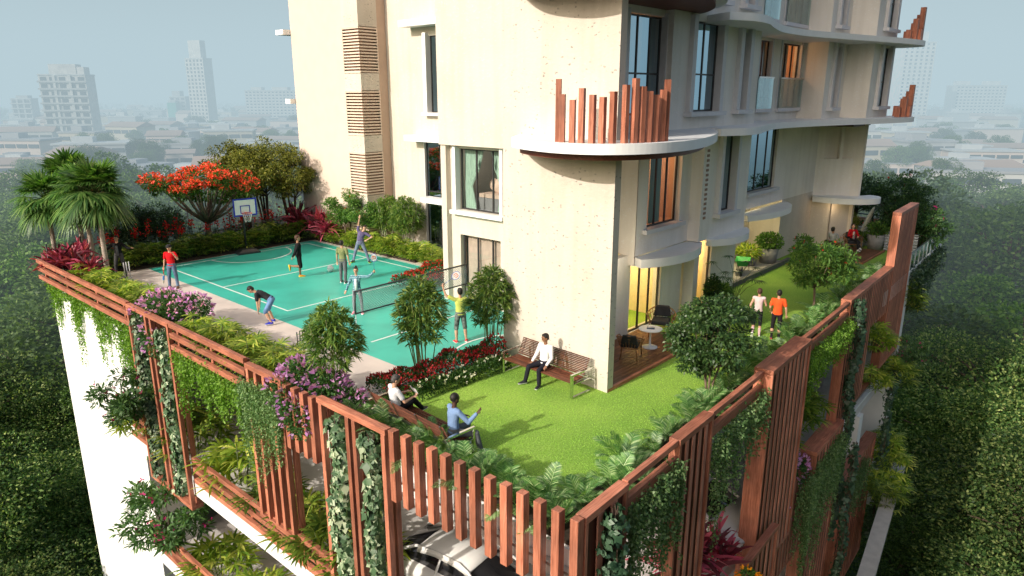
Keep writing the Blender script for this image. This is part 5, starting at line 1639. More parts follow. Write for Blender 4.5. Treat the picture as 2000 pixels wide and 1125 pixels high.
# far planters
cor = plain('corrugated grey sheet', (.36, .38, .42), .4, .08, 4, metal=.4)
def corrug(lab, y0, y1, x):
    o = thing('corrugated_planter', lab, 'planter', (x, y0, 0)); b = MB(); k = 60; z = np.linspace(0, .95, k)
    pts = [(x - .05 * (1 + math.sin(q * 42)) / 2, q) for q in z]
    for (xa, za), (xb, zb) in zip(pts, pts[1:]): b.poly([(xa, y1, za), (xa, y0, za), (xb, y0, zb), (xb, y1, zb)], 0, True)
    b.poly([(x - .02, y1, .95), (x - .02, y0, .95), (x + .3, y0, .95), (x + .3, y1, .95)])
    b.build('side_sheet', cor, o, True)
    b = MB(); b.box(x + .001, x + .3, y0, y1, 0, .945); b.build('soil_box', M['soil'], o, True)
corrug('wavy grey corrugated planter at the far end of the lawn', 7.75, 9.25, 39.0)
corrug('wavy grey corrugated planter behind the woman in red', 10.15, 11.15, 39.6)
o = pot('square grey concrete planter with a bush at the far deck', (38.95, 9.65, 0), .42, .78, M['grey_pot']); foliage(o, (0, 0, 1.05), (.55, .55, .4), 800, .14, .07, 'shrub')
o = pot('grey bowl planter at the end of the far deck', (38.9, 10.45, 0), .3, .4, M['grey_pot']); foliage(o, (0, 0, .55), (.4, .4, .26), 400, .14, .07, 'shrub')
o = pot('tall grassy plant in a grey pot by the porch wall of the far deck', (38.9, 11.0, 0), .3, .5, M['grey_pot']); foliage(o, (0, 0, 1.1), (.4, .4, .6), 600, .4, .025, 'olive', 'needle', 2.0)
b = MB(); b.ell((0, 0, .35), (.22, .12, .85), 10, 8)
o = b.build('pampas_plume', M['stem_pale']); o.location = (39.7, 10.5, .9); o.rotation_euler = (.3, .1, 0); tag(o, 'pale plume standing behind the corrugated planter', 'plume')
# far parapet and balustrades
o = thing('parapet_wall', 'low pink parapet with a dark rail at the far end of the garden', 'parapet', (43.0, 7.6, 0)); b = MB(); b.box(42.9, 43.15, 7.5, 14, 0, .95); b.build('wall', plain('pink parapet render', (.62, .42, .32), .85), o, True)
b = MB(); b.box(42.85, 42.92, 7.5, 14, 1.12, 1.18)
for y in np.arange(7.6, 14, 1.1): b.box(42.86, 42.898, y, y + .06, .3, 1.119)
b.build('rail', plain('dark green rail', (.02, .06, .06), .4), o, True)
o = thing('glass_balustrade', 'pale glass balustrade with a steel handrail at the far right edge', 'balustrade', (34.9, 7.05, 0))
for i in range(8):
    xa = 34.9 + i; b = MB(); p = (xa + .02, scr_y(xa) + .02); q = (xa + .97, scr_y(xa + 1) + .02)
    b.beam((*p, .4), (*q, .4), .012, .75); b.build('glass_panel', M['glass_rail'], o, True)
b = MB(); b.beam((34.85, scr_y(34.85) + .02, .81), (42.95, scr_y(42.95) + .02, .81), .06, .04); b.build('handrail', M['steel'], o, True)
b = MB()
for i in range(9): x = 34.9 + i; b.box(x - .02, x + .015, scr_y(x) - .0, scr_y(x) + .045, 0, .789)
b.build('post', M['frame'], o, True)
# mesh fence at the back edge of the deck
o = thing('mesh_fence', 'dark wire mesh fence behind the hedge at the back left', 'fence', (9.0, 35.0, 0)); b = MB()
P0, P1 = V3((8.8, 34.6, 0)), V3((21.5, 41.2, 0))
for k in range(26): z = .05 + k * .055; b.beam(P0 + (0, 0, z), P1 + (0, 0, z), .012, .02)
b.build('wire', plain('green grey wire', (.12, .16, .15), .5), o, True)
b = MB()
for f in np.linspace(0, 1, 9): p = P0 + (P1 - P0) * f; b.tube([p, p + (0, 0, 1.5)], .03, 6)
b.build('post', M['metal'], o, True)

# cars ----------------------------------------------------------------------
def make_car(label):
    """hatchback-like saloon, nose towards +x, 4.4 m long"""
    o = thing('parked_car', label, 'car'); pm = plain('pearl car paint', (.80, .78, .76), .22, .02, 2, coat=.6)
    gl = plain('dark car glass', (.015, .015, .018), .08, .05, spec=.6); b = MB()
    st = [(-2.2, .55, .62, .45), (-2.1, .78, .86, .30), (-1.7, .88, 1.0, .22), (-.8, .90, 1.02, .2), (.3, .90, 1.0, .2), (1.1, .87, .90, .2), (1.75, .83, .80, .24), (2.1, .72, .66, .3), (2.22, .5, .5, .42)]
    rings = []
    for x, w, zt, zb in st:
        rings.append([(x, -w * .9, zb), (x, -w, zb + .15), (x, -w, zt - .16), (x, -w * .86, zt), (x, 0, zt + .03), (x, w * .86, zt), (x, w, zt - .16), (x, w, zb + .15), (x, w * .9, zb), (x, 0, zb)])
    b.loft(rings); bo = b.build('body', pm, o)
    b = MB(); rf = [(-2.0, .66, .95, .95), (-1.15, .62, .97, 1.36), (-.5, .62, .98, 1.45), (.15, .62, .98, 1.43), (.45, .62, .97, 1.36), (1.2, .70, .92, .94)]
    b.loft([[(x, -w - .1, z0), (x, -w * .98, z0 + (z1 - z0) * .5), (x, -w * .86, z1), (x, 0, z1 + .03), (x, w * .84, z1), (x, w, z0 + (z1 - z0) * .55), (x, w + .1, z0)] for x, w, z0, z1 in rf], 0, True, False)
    b.build('glasshouse', gl, o)
    b = MB(); xs = np.linspace(-1.12, .52, 9)
    zt = lambda x: np.interp(x, [-1.2, -.5, .15, .5], [1.36, 1.475, 1.455, 1.37])
    b.loft([[(x, -.66, zt(x) - .10), (x, -.57, zt(x) + .008), (x, 0, zt(x) + .05), (x, .57, zt(x) + .008), (x, .66, zt(x) - .10), (x, .5, zt(x) - .05), (x, -.5, zt(x) - .05)] for x in xs])
    b.build('roof', pm, o)
    for s in (-1, 1):
        b = MB(); b.tube([(-2.02, s * .76, .95), (-1.2, s * .56, 1.36), (-.5, s * .58, 1.46), (.2, s * .58, 1.44), (.5, s * .62, 1.36), (1.22, s * .82, .92)], [.05, .04, .035, .035, .04, .045], 6); b.tube([(-.35, s * .57, 1.45), (-.42, s * .78, .95)], .035, 5)
        b.build('pillar', pm, o)
        b = MB(); b.ell((.85, s * .95, 1.0), (.09, .12, .07)); b.build('mirror', pm, o)
        b = MB(); b.ell((2.02, s * .58, .6), (.16, .18, .09)); b.build('headlight', M['frame'], o)
        b = MB(); b.ell((-2.08, s * .6, .72), (.1, .18, .09)); b.build('tail_light', plain('red lamp', (.4, .02, .02), .3), o)
        for x in (-1.35, 1.35):
            b = MB(); b.tube([(x, s * .72, .32), (x, s * .9, .32)], .32, 20); w = b.build('wheel', M['metal'], o)
            b = MB(); b.tube([(x, s * .9, .32), (x, s * .912, .32)], .2, 14); b.build('rim', M['steel'], w)
    return o


pcar = Placer(make_car(''))
pcar((10.75, 11.05, -4.84), R(-84), 'pale car parked under the lawn behind the thirteen posts', 1.03)
pcar((17.6, 8.6, -4.84), R(-93), 'pale car parked on the storey below behind the wide slat panel', 1.03)
# ----------------------------------------------------------------- people
def cloth(name, col, var=.18):
    return plain(name, col, .9, var, 7, .35, 14, spec=.12, scale=(1, 1, .6))


SK = {k: plain('skin ' + k, c, .5, .06, 9, .04, 60, spec=.35) for k, c in dict(light=(.52, .30, .20), tan=(.40, .215, .135), brown=(.24, .115, .065), dark=(.075, .036, .024)).items()}
HAIR = plain('dark hair', (.012, .009, .008), .55, .3, 30, .5, 60)
HAIR_B = plain('brown hair', (.07, .03, .018), .55, .3, 30, .5, 60)
HAIR_G = plain('greying hair', (.06, .055, .052), .6, .4, 30, .5, 60)
EYE = plain('dark eye', (.01, .008, .008), .3)
LIP = plain('lip', (.30, .10, .08), .5)


def remesh(mb, name, mat, vox, it=6):
    me = mb.mesh('tmp', [mat]); t = bpy.data.objects.new('tmp', me); C.objects.link(t)
    r = t.modifiers.new('r', 'REMESH'); r.mode = 'VOXEL'; r.voxel_size = vox; r.use_smooth_shade = True
    s = t.modifiers.new('s', 'SMOOTH'); s.factor = .5; s.iterations = it
    dg = bpy.context.evaluated_depsgraph_get(); dg.update()
    out = bpy.data.meshes.new_from_object(t.evaluated_get(dg)); out.name = name
    out.materials.clear(); out.materials.append(mat)
    out.polygons.foreach_set('use_smooth', [True] * len(out.polygons))
    bpy.data.objects.remove(t); bpy.data.meshes.remove(me)
    return out


def cap(b, p, q, r0, r1, n=12):
    """closed tapered capsule"""
    p, q = V3(p), V3(q); d = nrm(q - p); L = np.linalg.norm(q - p)
    prof = [(-r0 * math.cos(a), r0 * max(math.sin(a), .06)) for a in np.linspace(0, PI / 2, 4)] + [(L + r1 * math.sin(a), r1 * max(math.cos(a), .06)) for a in np.linspace(0, PI / 2, 4)]
    ref = V3((1, 0, 0)) if abs(d[0]) < .8 else V3((0, 1, 0)); a = nrm(np.cross(d, ref)); c = np.cross(d, a)
    b.loft([[p + d * t + r * (math.cos(u) * a + math.sin(u) * c) for u in np.linspace(0, 2 * PI, n, endpoint=False)] for t, r in prof])


def person(label, loc, az, H, skin='tan', spine=(0, 0, 1), spine2=None, head=None, look=0, nod=0, aL=None, aR=None, lL=None, lR=None, seat=None,
           top=('tee', (.3, .3, .3)), bottom=('long', (.1, .1, .1)), shoe=(.03, .03, .03), sole=(.7, .7, .7), hair='short', hairm=None, topm=None, botm=None, feet=(8, -8), grip=(.3, .3), extra=None, thin=1.0, footpitch=(0, 0), socks=None, twist=0, under=None):
    o = thing('person', label, 'person', loc, R(az)); h = H
    hm_ = hairm or HAIR
    pel = V3((0, 0, 0)); up = nrm(spine); left = nrm(V3((0, 1, 0)) - up * up[1]); fwd = np.cross(left, up)
    up2 = nrm(spine2 if spine2 is not None else spine); l2 = V3((-math.sin(R(twist)), math.cos(R(twist)), 0)); left2 = nrm(l2 - up2 * (l2 @ up2)); fwd2 = np.cross(left2, up2)
    mid = pel + up * .14 * h; neck = mid + up2 * .155 * h
    hd = nrm(head if head is not None else up2); hc = neck + hd * .115 * h
    hleft = nrm(V3((-math.sin(R(look)), math.cos(R(look)), 0))); ff = nrm(np.cross(hleft, hd)); ff = nrm(ff - hd * nod); hu = np.cross(ff, hleft)
    HX = np.array([ff, hleft, hu])
    J = {}
    for s, nm, arm in ((1, 'L', aL), (-1, 'R', aR)):
        arm = arm or ((.0, .16 * s, -1), (.12, .06 * s, -1))
        sh = neck - up2 * .018 * h + left2 * s * .103 * h * thin
        el = sh + nrm(arm[0]) * .175 * h; wr = el + nrm(arm[1]) * .145 * h
        J['a' + nm] = (sh, el, wr, nrm(arm[2]) if len(arm) > 2 else nrm(arm[1]))
    for s, nm, leg in ((1, 'L', lL), (-1, 'R', lR)):
        leg = leg or ((.02, .07 * s, -1), (-.03, .03 * s, -1))
        hp = pel + left * s * .05 * h - up * .015 * h
        kn = hp + nrm(leg[0]) * .245 * h; an = kn + nrm(leg[1]) * .235 * h
        J['l' + nm] = (hp, kn, an)
    low = min(J['lL'][2][2], J['lR'][2][2]) - .043 * h
    dz = -low if seat is None else seat + .062 * h
    sft = V3((0, 0, dz)); pel, mid, neck, hc = pel + sft, mid + sft, neck + sft, hc + sft
    for k in J: J[k] = tuple(p + sft if i < 3 else p for i, p in enumerate(J[k]))

    def torso(b, g, lowz=-.05, sh=True):
        st = [(pel + up * lowz * h, up, left, fwd, .05, .078), (pel, up, left, fwd, .062, .088), (pel + up * .06 * h, up, left, fwd, .056, .080), (mid, nrm(up + up2), nrm(left + left2), nrm(fwd + fwd2), .055, .076), (mid + up2 * .07 * h, up2, left2, fwd2, .065, .088), (neck - up2 * .045 * h, up2, left2, fwd2, .062, .094), (neck - up2 * .012 * h, up2, left2, fwd2, .046, .078), (neck + up2 * .004 * h, up2, left2, fwd2, .034, .042)]
        b.loft([[c + (F * (rx * h + g) * math.cos(t) + Lf * (ry * h * thin + g) * math.sin(t)) for t in np.linspace(0, 2 * PI, 20, endpoint=False)] for c, U, Lf, F, rx, ry in st])
        if sh:
            for s in ('aL', 'aR'): cap(b, J[s][0], neck - up2 * .03 * h, .030 * h + g, .034 * h + g)

    # body ---------------------------------------------------------------
    b = MB(); torso(b, -.004)
    cap(b, neck - up2 * .02 * h, hc - hu * .02 * h, .031 * h * thin, .029 * h)
    b.ell(hc + ff * .002 * h + hu * .008 * h, (.056 * h, .046 * h, .062 * h), 16, 12, axes=HX)
    b.ell(hc + ff * .018 * h - hu * .030 * h, (.036 * h, .034 * h, .038 * h), 14, 10, axes=HX)
    b.ell(hc + ff * .058 * h - hu * .012 * h, (.011 * h, .008 * h, .017 * h), 8, 8, axes=HX)
    for s in (-1, 1): b.ell(hc + hleft * s * .047 * h - hu * .008 * h - ff * .004 * h, (.011 * h, .006 * h, .018 * h), 8, 8, axes=HX)
    for nm in ('aL', 'aR'):
        s, e, w, hdir = J[nm]; cap(b, s, e, .0275 * h, .0225 * h); cap(b, e, w, .0225 * h, .0155 * h)
        # hand
        sgn = 1 if nm == 'aL' else -1
        pn = nrm(np.cross(hdir, left2 * sgn) + 1e-3); ax = nrm(np.cross(pn, hdir)); gr = grip[0 if nm == 'aL' else 1]
        pc_ = w + hdir * .028 * h
        b.ell(pc_, (.030 * h, .022 * h, .0105 * h), 10, 8, axes=np.array([hdir, ax, pn]))
        for i, fl_ in enumerate((.040, .046, .043, .033)):
            r = w + hdir * .052 * h + ax * (.016 - .0107 * i) * h
            d1 = nrm(hdir - pn * gr * .9); d2 = nrm(hdir * (1 - gr * 1.2) - pn * gr * 2.2)
            k1 = r + d1 * fl_ * .5 * h; cap(b, r - hdir * .008 * h, k1, .0058 * h, .0052 * h, 7); cap(b, k1, k1 + d2 * fl_ * .5 * h, .0052 * h, .0042 * h, 7)
        tb_ = w + hdir * .018 * h + ax * .018 * h; t1 = tb_ + nrm(hdir * .7 + ax * .75) * .024 * h
        cap(b, tb_ - ax * .006 * h, t1, .0072 * h, .006 * h, 7); cap(b, t1, t1 + nrm(hdir + ax * .15 - pn * gr) * .022 * h, .006 * h, .0048 * h, 7)
    for nm in ('lL', 'lR'):
        p, k, a = J[nm]; cap(b, p, k, .046 * h * thin, .031 * h); cap(b, k, k + (a - k) * .35, .030 * h, .033 * h * thin); cap(b, k + (a - k) * .35, a, .033 * h * thin, .020 * h)
    link('body', remesh(b, 'body', SK[skin], .0085), o)
    # face
    for s in (-1, 1):
        b = MB(); b.ell(hc + ff * .052 * h + hleft * s * .019 * h + hu * .008 * h, (.004 * h, .008 * h, .005 * h), 8, 6, axes=HX); b.build('eye', EYE, o)
        b = MB(); b.ell(hc + ff * .0535 * h + hleft * s * .019 * h + hu * .022 * h, (.004 * h, .012 * h, .0025 * h), 8, 6, axes=HX); b.build('eyebrow', hm_, o)
    b = MB(); b.ell(hc + ff * .052 * h - hu * .040 * h, (.004 * h, .013 * h, .0035 * h), 8, 6, axes=HX); b.build('mouth', LIP, o)
    # hair
    b = MB(); b.ell(hc - ff * .010 * h + hu * .019 * h, (.058 * h, .0505 * h, .060 * h), 18, 12, axes=HX)
    if hair != 'cropped': b.ell(hc - ff * .022 * h - hu * .006 * h, (.042 * h, .047 * h, .046 * h), 14, 10, axes=HX); b.ell(hc + ff * .014 * h + hu * .055 * h, (.038 * h, .036 * h, .018 * h), 12, 8, axes=HX)
    if hair == 'bun': b.ell(hc - ff * .02 * h + hu * .085 * h, (.024 * h,) * 3, 10, 8)
    if hair == 'lowbun': b.ell(hc - ff * .062 * h - hu * .0 * h, (.026 * h,) * 3, 10, 8)
    if hair == 'long': b.ell(hc - ff * .03 * h - hu * .06 * h, (.034 * h, .05 * h, .09 * h), 12, 10, axes=HX); cap(b, hc + hleft * .04 * h, hc + hleft * .05 * h - hu * .13 * h + ff * .02 * h, .018 * h, .016 * h)
    link('hair', remesh(b, 'hair', hm_, .011, 3), o)
    if hair == 'cap':
        cm = cloth('dark flat cap', (.03, .03, .032)); b = MB()
        b.ell(hc + hu * .045 * h + ff * .004 * h, (.066 * h, .058 * h, .034 * h), 16, 8, axes=HX); b.ell(hc + hu * .034 * h + ff * .06 * h, (.030 * h, .045 * h, .006 * h), 12, 6, axes=HX)
        link('cap', remesh(b, 'cap', cm, .009, 3), o)
    # bottom ---------------------------------------------------------------
    bk, bc = bottom; bm_ = botm or cloth('trouser cloth', bc); g = .012 if bk != 'tight' else .005
    b = MB()
    b.loft([[c + (fwd * (rx * h + g) * math.cos(t) + left * (ry * h * thin + g) * math.sin(t)) for t in np.linspace(0, 2 * PI, 20, endpoint=False)] for c, rx, ry in ((pel - up * .055 * h, .045, .07), (pel - up * .02 * h, .060, .088), (pel + up * .02 * h, .061, .088), (pel + up * .055 * h, .057, .082))])
    for nm in ('lL', 'lR'):
        p, k, a = J[nm]; cap(b, p, k, .049 * h * thin + g, .034 * h + g)
        if bk in ('long', 'tight'):
            lo = k + (a - k) * (.98 if socks is None else .55)
            cap(b, k, lo, (.034 if bk == 'long' else .033) * h + g * .8, (.029 if bk == 'long' else .023) * h + g * .6)
            if bk == 'long': cap(b, k + (a - k) * .3, k + (a - k) * .8, .034 * h + g * .6, .029 * h + g * .6)
        elif bk == 'shorts': cap(b, k - (k - p) * .25, k + (a - k) * .05, .037 * h + g, .036 * h + g)
    link('trousers' if bk == 'long' else 'shorts' if bk == 'shorts' else 'leggings', remesh(b, 'trousers', bm_, .0095, 5), o)
    if socks is not None:
        b = MB()
        for nm in ('lL', 'lR'):
            p, k, a = J[nm]; cap(b, k + (a - k) * .5, a, .033 * h, .024 * h)
        link('sock', remesh(b, 'sock', cloth('sock cloth', socks), .010, 3), o)
    # top --------------------------------------------------------------------
    tk, tc = top; tm = topm or cloth('shirt cloth', tc); g = .013
    b = MB(); torso(b, g, -.03 if tk != 'tank' else .0)
    if tk != 'tank':
        for nm in ('aL', 'aR'):
            s, e, w, hd_ = J[nm]
            if tk in ('tee', 'polo'): cap(b, s, s + (e - s) * .62, .032 * h + g * .8, .029 * h + g)
            else: cap(b, s, e, .031 * h + g * .7, .026 * h + g * .7); cap(b, e, e + (w - e) * (.93 if tk != 'rolled' else .35), .026 * h + g * .7, .020 * h + g * .5)
    link('jacket' if tk == 'jacket' else 'shirt', remesh(b, 'shirt', tm, .0095, 5), o)
    if under is not None:      # shirt front showing in an open jacket
        b = MB(); b.loft([[c + fwd2 * (rx * h + g + .006) + left2 * y * h + 0 * up2 for y in (-w_, w_)] + [c + fwd2 * (rx * h - .02) + left2 * y * h for y in (w_, -w_)] for c, rx, w_ in ((pel + up * -.005 * h, .060, .03), (mid, .054, .03), (mid + up2 * .07 * h, .064, .028), (neck - up2 * .05 * h, .061, .02))], 0, True)
        b.build('undershirt', cloth('under shirt', under), o)
    # shoes --------------------------------------------------------------------
    sm, so_ = plain('shoe', shoe, .5, .1), plain('shoe sole', sole, .6)
    for i, nm in enumerate(('lL', 'lR')):
        a = J[nm][2]; ya = R(feet[i]); fp = R(footpitch[i]); F = V3((math.cos(ya) * math.cos(fp), math.sin(ya) * math.cos(fp), math.sin(fp))); S = nrm(np.cross((0, 0, 1), F)); U = np.cross(F, S)
        base = a - U * .043 * h; b = MB(); rings = []
        for x, w_, t in ((-.036, .014, .03), (-.03, .022, .05), (0, .025, .062), (.04, .026, .05), (.075, .029, .034), (.105, .025, .026), (.122, .010, .018)):
            c = base + F * x * h
            rings.append([c + S * w_ * h * y + U * z * h for y, z in ((-.8, 0), (-1.05, .006), (-1.05, .014), (-.95, t * .55), (-.5, t * .95), (0, t), (.5, t * .95), (.95, t * .55), (1.05, .014), (1.05, .006), (.8, 0))])
        ids = [[b.vert(p) for p in r] for r in rings]; n = 11
        for r0, r1 in zip(ids, ids[1:]):
            for j in range(n): b.face((r0[j], r0[(j + 1) % n], r1[(j + 1) % n], r1[j]), 1 if j in (0, 1, 7 + 1, 9, 10) else 0, True)
        b.face(ids[0][::-1], 1); b.face(ids[-1], 1)
        b.build('shoe', [sm, so_], o)
    m = Matrix.Translation(loc) @ Matrix.Rotation(R(az), 4, 'Z')
    W = lambda p: np.array(m @ Vector(p))
    return o, {'hL': (W(J['aL'][2] + J['aL'][3] * .045 * h), J['aL'][3]), 'hR': (W(J['aR'][2] + J['aR'][3] * .045 * h), J['aR'][3]), 'W': W, 'm': m}


def racket(label, p, d, n, blue=True):
    """racket with grip at p, pointing along d, strings facing n"""
    p, d, n = V3(p), nrm(d), V3(n); s = nrm(np.cross(d, n)); n = np.cross(s, d)
    o = thing('badminton_racket', label, 'racket', tuple(p)); q = lambda u, v, w=0: tuple(d * u + s * v + n * w)
    b = MB(); b.tube([q(-.08, 0), q(.08, 0)], .016, 8); b.build('grip', M['metal'], o)
    b = MB(); b.tube([q(.08, 0), q(.36, 0)], .006, 6); b.tube([q(.50 + .145 * math.cos(t), .115 * math.sin(t)) for t in np.linspace(0, 2 * PI, 25)], .008, 6, caps=False)
    b.build('frame', plain('blue racket frame', (.03, .06, .42), .35), o)
    b = MB()
    for i in range(-9, 10):
        v = i * .0115; u = .145 * math.sqrt(max(0, 1 - (v / .115) ** 2)); b.tube([q(.5 - u, v), q(.5 + u, v)], .0022, 3, caps=False)
    for i in range(-11, 12):
        u = i * .0118; v = .115 * math.sqrt(max(0, 1 - (u / .145) ** 2)); b.tube([q(.5 + u, -v), q(.5 + u, v)], .0022, 3, caps=False)
    b.build('string', M['white'], o)
    b = MB(); w = .012      # the red letter m on the strings
    for sgn in (1,):
        def bar(v0, u0, v1, u1): b.beam(q(u0, v0, .004), q(u1, v1, .004), .02, .008, up=tuple(n))
        for v in (-.055, .0, .055): bar(v, .445, v, .535)
        for v in (-.055, .0):
            pts = [q(.535 + .028 * math.sin(t), v + .0275 - .0275 * math.cos(t), .004) for t in np.linspace(0, PI, 7)]
            b.tube(pts, .010, 5)
    b.build('letter', plain('red racket print', (.55, .05, .02), .5), o)
    return o


jean = plain('faded denim', (.10, .15, .24), .9, .45, 5, .3, 20, scale=(1, 1, .6))
# 1 batsman
o, J = person('man in a red polo shirt, jeans and dark cap standing with a cricket bat', (11.64, 29.03, 0), 222, 1.79, 'light', aR=((0, -.22, -1), (.12, -.16, -1)), aL=((.45, .55, -.65), (.42, -.35, .85)), lL=((0, .13, -1), (0, .05, -1)), lR=((0, -.13, -1), (0, -.05, -1)), top=('polo', (.62, .012, .018)), botm=jean, shoe=(.10, .045, .02), sole=(.08, .05, .03), hair='cap', feet=(15, -15), grip=(.5, .9), nod=.25)
p, d = J['hR']; bt = thing('cricket_bat', 'cricket bat with red handle and blue white blade held by the man in red', 'bat', tuple(p))
dn = nrm((-.10, .09, -1)); q = V3((.7, .7, 0)); sd = nrm(np.cross(dn, q))
b = MB(); b.tube([-dn * .10, dn * .22], .018, 8); b.build('handle', plain('red grip', (.55, .03, .02), .6), bt)
b = MB(); b.beam(dn * .22, dn * .62, .105, .035, up=tuple(sd)); bevel(b.build('blade', M['stem_pale'], bt), .01)
b = MB(); b.beam(dn * .28, dn * .47, .109, .039, up=tuple(sd)); b.build('sticker', plain('blue bat sticker', (.05, .22, .6), .5), bt)
# 2 wicket keeper
person('man in a black open jacket and dark trousers behind the stumps', (10.96, 32.7, 0), 232, 1.78, 'tan', aL=((.15, .75, -.6), (.55, .6, .12)), aR=((.05, -.7, -.7), (.5, -.35, .45)), lL=((.06, .18, -1), (-.06, .05, -1)), lR=((.05, -.2, -1), (-.1, -.05, -1)), top=('jacket', (.012, .012, .013)), bottom=('long', (.06, .06, .062)), under=(.16, .16, .17), shoe=(.02, .02, .02), sole=(.05, .05, .05), feet=(20, -25))
# 3 bending man
person('man in a dark tee and denim shorts bending over with hands on his knees', (11.88, 21.72, 0), 140, 1.80, 'light', spine=(.80, 0, .58), spine2=(.93, 0, .36), head=(.80, 0, .58), nod=.1, aL=((-.06, .12, -1), (.02, -.06, -1)), aR=((-.02, -.12, -1), (.10, .02, -1)), lL=((.50, .22, -.86), (-.42, .05, -.9)), lR=((.42, -.22, -.9), (-.34, -.05, -.94)), top=('tee', (.035, .036, .042)), bottom=('shorts', (.12, .22, .40)), botm=plain('pale denim', (.13, .23, .42), .9, .35, 6, .3, 20), shoe=(.02, .03, .42), sole=(.6, .6, .65), feet=(10, -10), hair='short', grip=(.6, .6))
# 4 stretching man
person('man in black shirt and shorts standing on one leg holding his other foot', (16.04, 26.62, 0), -28, 1.84, 'tan', aL=((-.35, .22, -.9), (-.15, -.25, -.9)), aR=((-.42, -.15, -.88), (-.42, .10, -.75)), lL=((.03, .06, -1), (-.02, -.02, -1)), lR=((.10, -.06, -1), (-1, .1, .12)), top=('long', (.014, .014, .016)), bottom=('shorts', (.012, .012, .013)), shoe=(.75, .30, .02), sole=(.75, .65, .05), hairm=HAIR_B, feet=(5, -5), footpitch=(0, -80), grip=(.4, .8))
# 5 man in green
person('man in an olive green tee and grey trousers seen from behind', (16.79, 24.48, 0), 28, 1.80, 'light', aL=((.05, .24, -1), (.15, .08, -1)), aR=((-.05, -.24, -1), (.12, -.1, -1)), lL=((.10, .08, -1), (-.08, .02, -1)), lR=((-.12, -.08, -1), (-.2, -.02, -1)), top=('tee', (.20, .22, .10)), bottom=('long', (.12, .125, .135)), shoe=(.05, .045, .05), feet=(8, -8))
# 6 side bending man
person('man in a purple tee and blue jeans bending sideways with one arm raised', (19.56, 27.0, 0), 222, 1.84, 'light', spine=(0, .10, 1), spine2=(0, .38, 1), head=(.05, .6, .8), aR=((.0, .10, 1), (.02, .22, 1)), aL=((.0, .85, -.5), (.12, -.85, -.45)), lL=((.0, .36, -.93), (0, .26, -.96)), lR=((.0, -.36, -.93), (0, -.26, -.96)), top=('tee', (.13, .105, .21)), bottom=('long', (.14, .17, .25)), botm=plain('grey blue denim', (.15, .18, .26), .9, .3, 5, .3, 20), shoe=(.03, .03, .03), sole=(.5, .6, .05), feet=(25, -25), grip=(.6, .1))
# 7 woman in check shirt
o, J = person('woman in a blue checked shirt and patterned leggings raising a racket', (14.56, 20.46, 0), 222, 1.70, 'light', aL=((.18, .88, .06), (.20, .75, .62), (.1, .5, .8)), aR=((.0, -.42, -.9), (.25, -.35, -.9)), lL=((.03, .13, -1), (-.02, .04, -1)), lR=((0, -.12, -1), (0, -.04, -1)), top=('jacket', (.1, .2, .3)), topm=checkmat('blue checked cloth', (.40, .62, .66), (.10, .26, .34), (.015, .03, .06), 17), under=(.72, .74, .76), bottom=('tight', (.2, .2, .2)), botm=checkmat('patterned legging cloth', (.5, .52, .55), (.2, .2, .24), (.02, .02, .03), 24), shoe=(.75, .30, .38), sole=(.75, .72, .72), hair='bun', thin=.92, feet=(12, -12), grip=(.8, .3))
p, d = J['hL']; racket('racket with a red letter held up by the woman in checks', p, (-.05, -.10, 1), (-.72, -.66, .2))
# 8 man in yellow
o, J = person('man in a yellow tee and red shoes seen from behind with a raised racket', (14.89, 15.46, 0), 62, 1.78, 'light', aL=((.20, .80, .45), (.20, .25, .95), (.2, -.1, 1)), aR=((.35, -.6, -.6), (.8, -.2, .35)), lL=((.05, .12, -1), (-.12, .03, -1)), lR=((.08, -.14, -1), (-.15, -.05, -1)), top=('tee', (.50, .55, .13)), bottom=('shorts', (.08, .09, .08)), botm=plain('patterned shorts cloth', (.13, .15, .14), .9, .9, 10), shoe=(.62, .02, .02), sole=(.7, .68, .66), feet=(10, -20), grip=(.8, .3), hair='short')
p, d = J['hL']; racket('racket with a red letter in the raised hand of the man in yellow', p, (.66, -.55, .62), (-.6, -.6, .4))
# 9 bench man
person('man in a white jumper and dark jeans sitting on the bench by the wall', (14.17, 11.42, 0), 180, 1.74, 'brown', spine=(-.10, 0, 1), head=(.05, -.05, 1), look=-28, nod=.15, aL=((.22, .28, -.93), (.75, -.05, -.55)), aR=((.2, -.28, -.93), (.75, .05, -.55)), lL=((1, .16, -.10), (.0, .02, -1)), lR=((1, -.34, -.08), (.22, -.12, -1)), seat=.45, top=('long', (.76, .75, .74)), bottom=('long', (.018, .018, .026)), shoe=(.02, .02, .025), sole=(.6, .6, .6), feet=(12, -28), grip=(.5, .5))
# 10 reader
o, J = person('man with curly hair in a pale tee reading a book on the front bench', (9.62, 12.22, 0), -12, 1.76, 'light', spine=(-.18, .02, 1), spine2=(-.02, -.05, 1), head=(.18, -.12, 1), look=-8, nod=.3, aL=((.45, .18, -.85), (.85, -.25, .10)), aR=((.40, -.30, -.85), (.88, .25, .12)), lL=((1, .12, .10), (.10, .05, -1)), lR=((.95, .02, .28), (.62, .25, -.72)), seat=.45, top=('tee', (.60, .61, .64)), bottom=('long', (.012, .012, .014)), shoe=(.02, .02, .02), hairm=HAIR_G, feet=(0, 20), grip=(.5, .5))
pb_ = (J['hL'][0] + J['hR'][0]) / 2 + (.05, 0, .05); bk = thing('open_book', 'open book held by the man with curly hair', 'book', tuple(pb_), R(-12))
b = MB(); b.poly([(-.02, -.15, .10), (-.02, 0, .085), (.06, 0, -.08), (.06, -.15, -.065)][::-1]); b.poly([(-.02, 0, .085), (-.02, .15, .10), (.06, .15, -.065), (.06, 0, -.08)][::-1]); b.build('page', M['curtain_white'], bk)
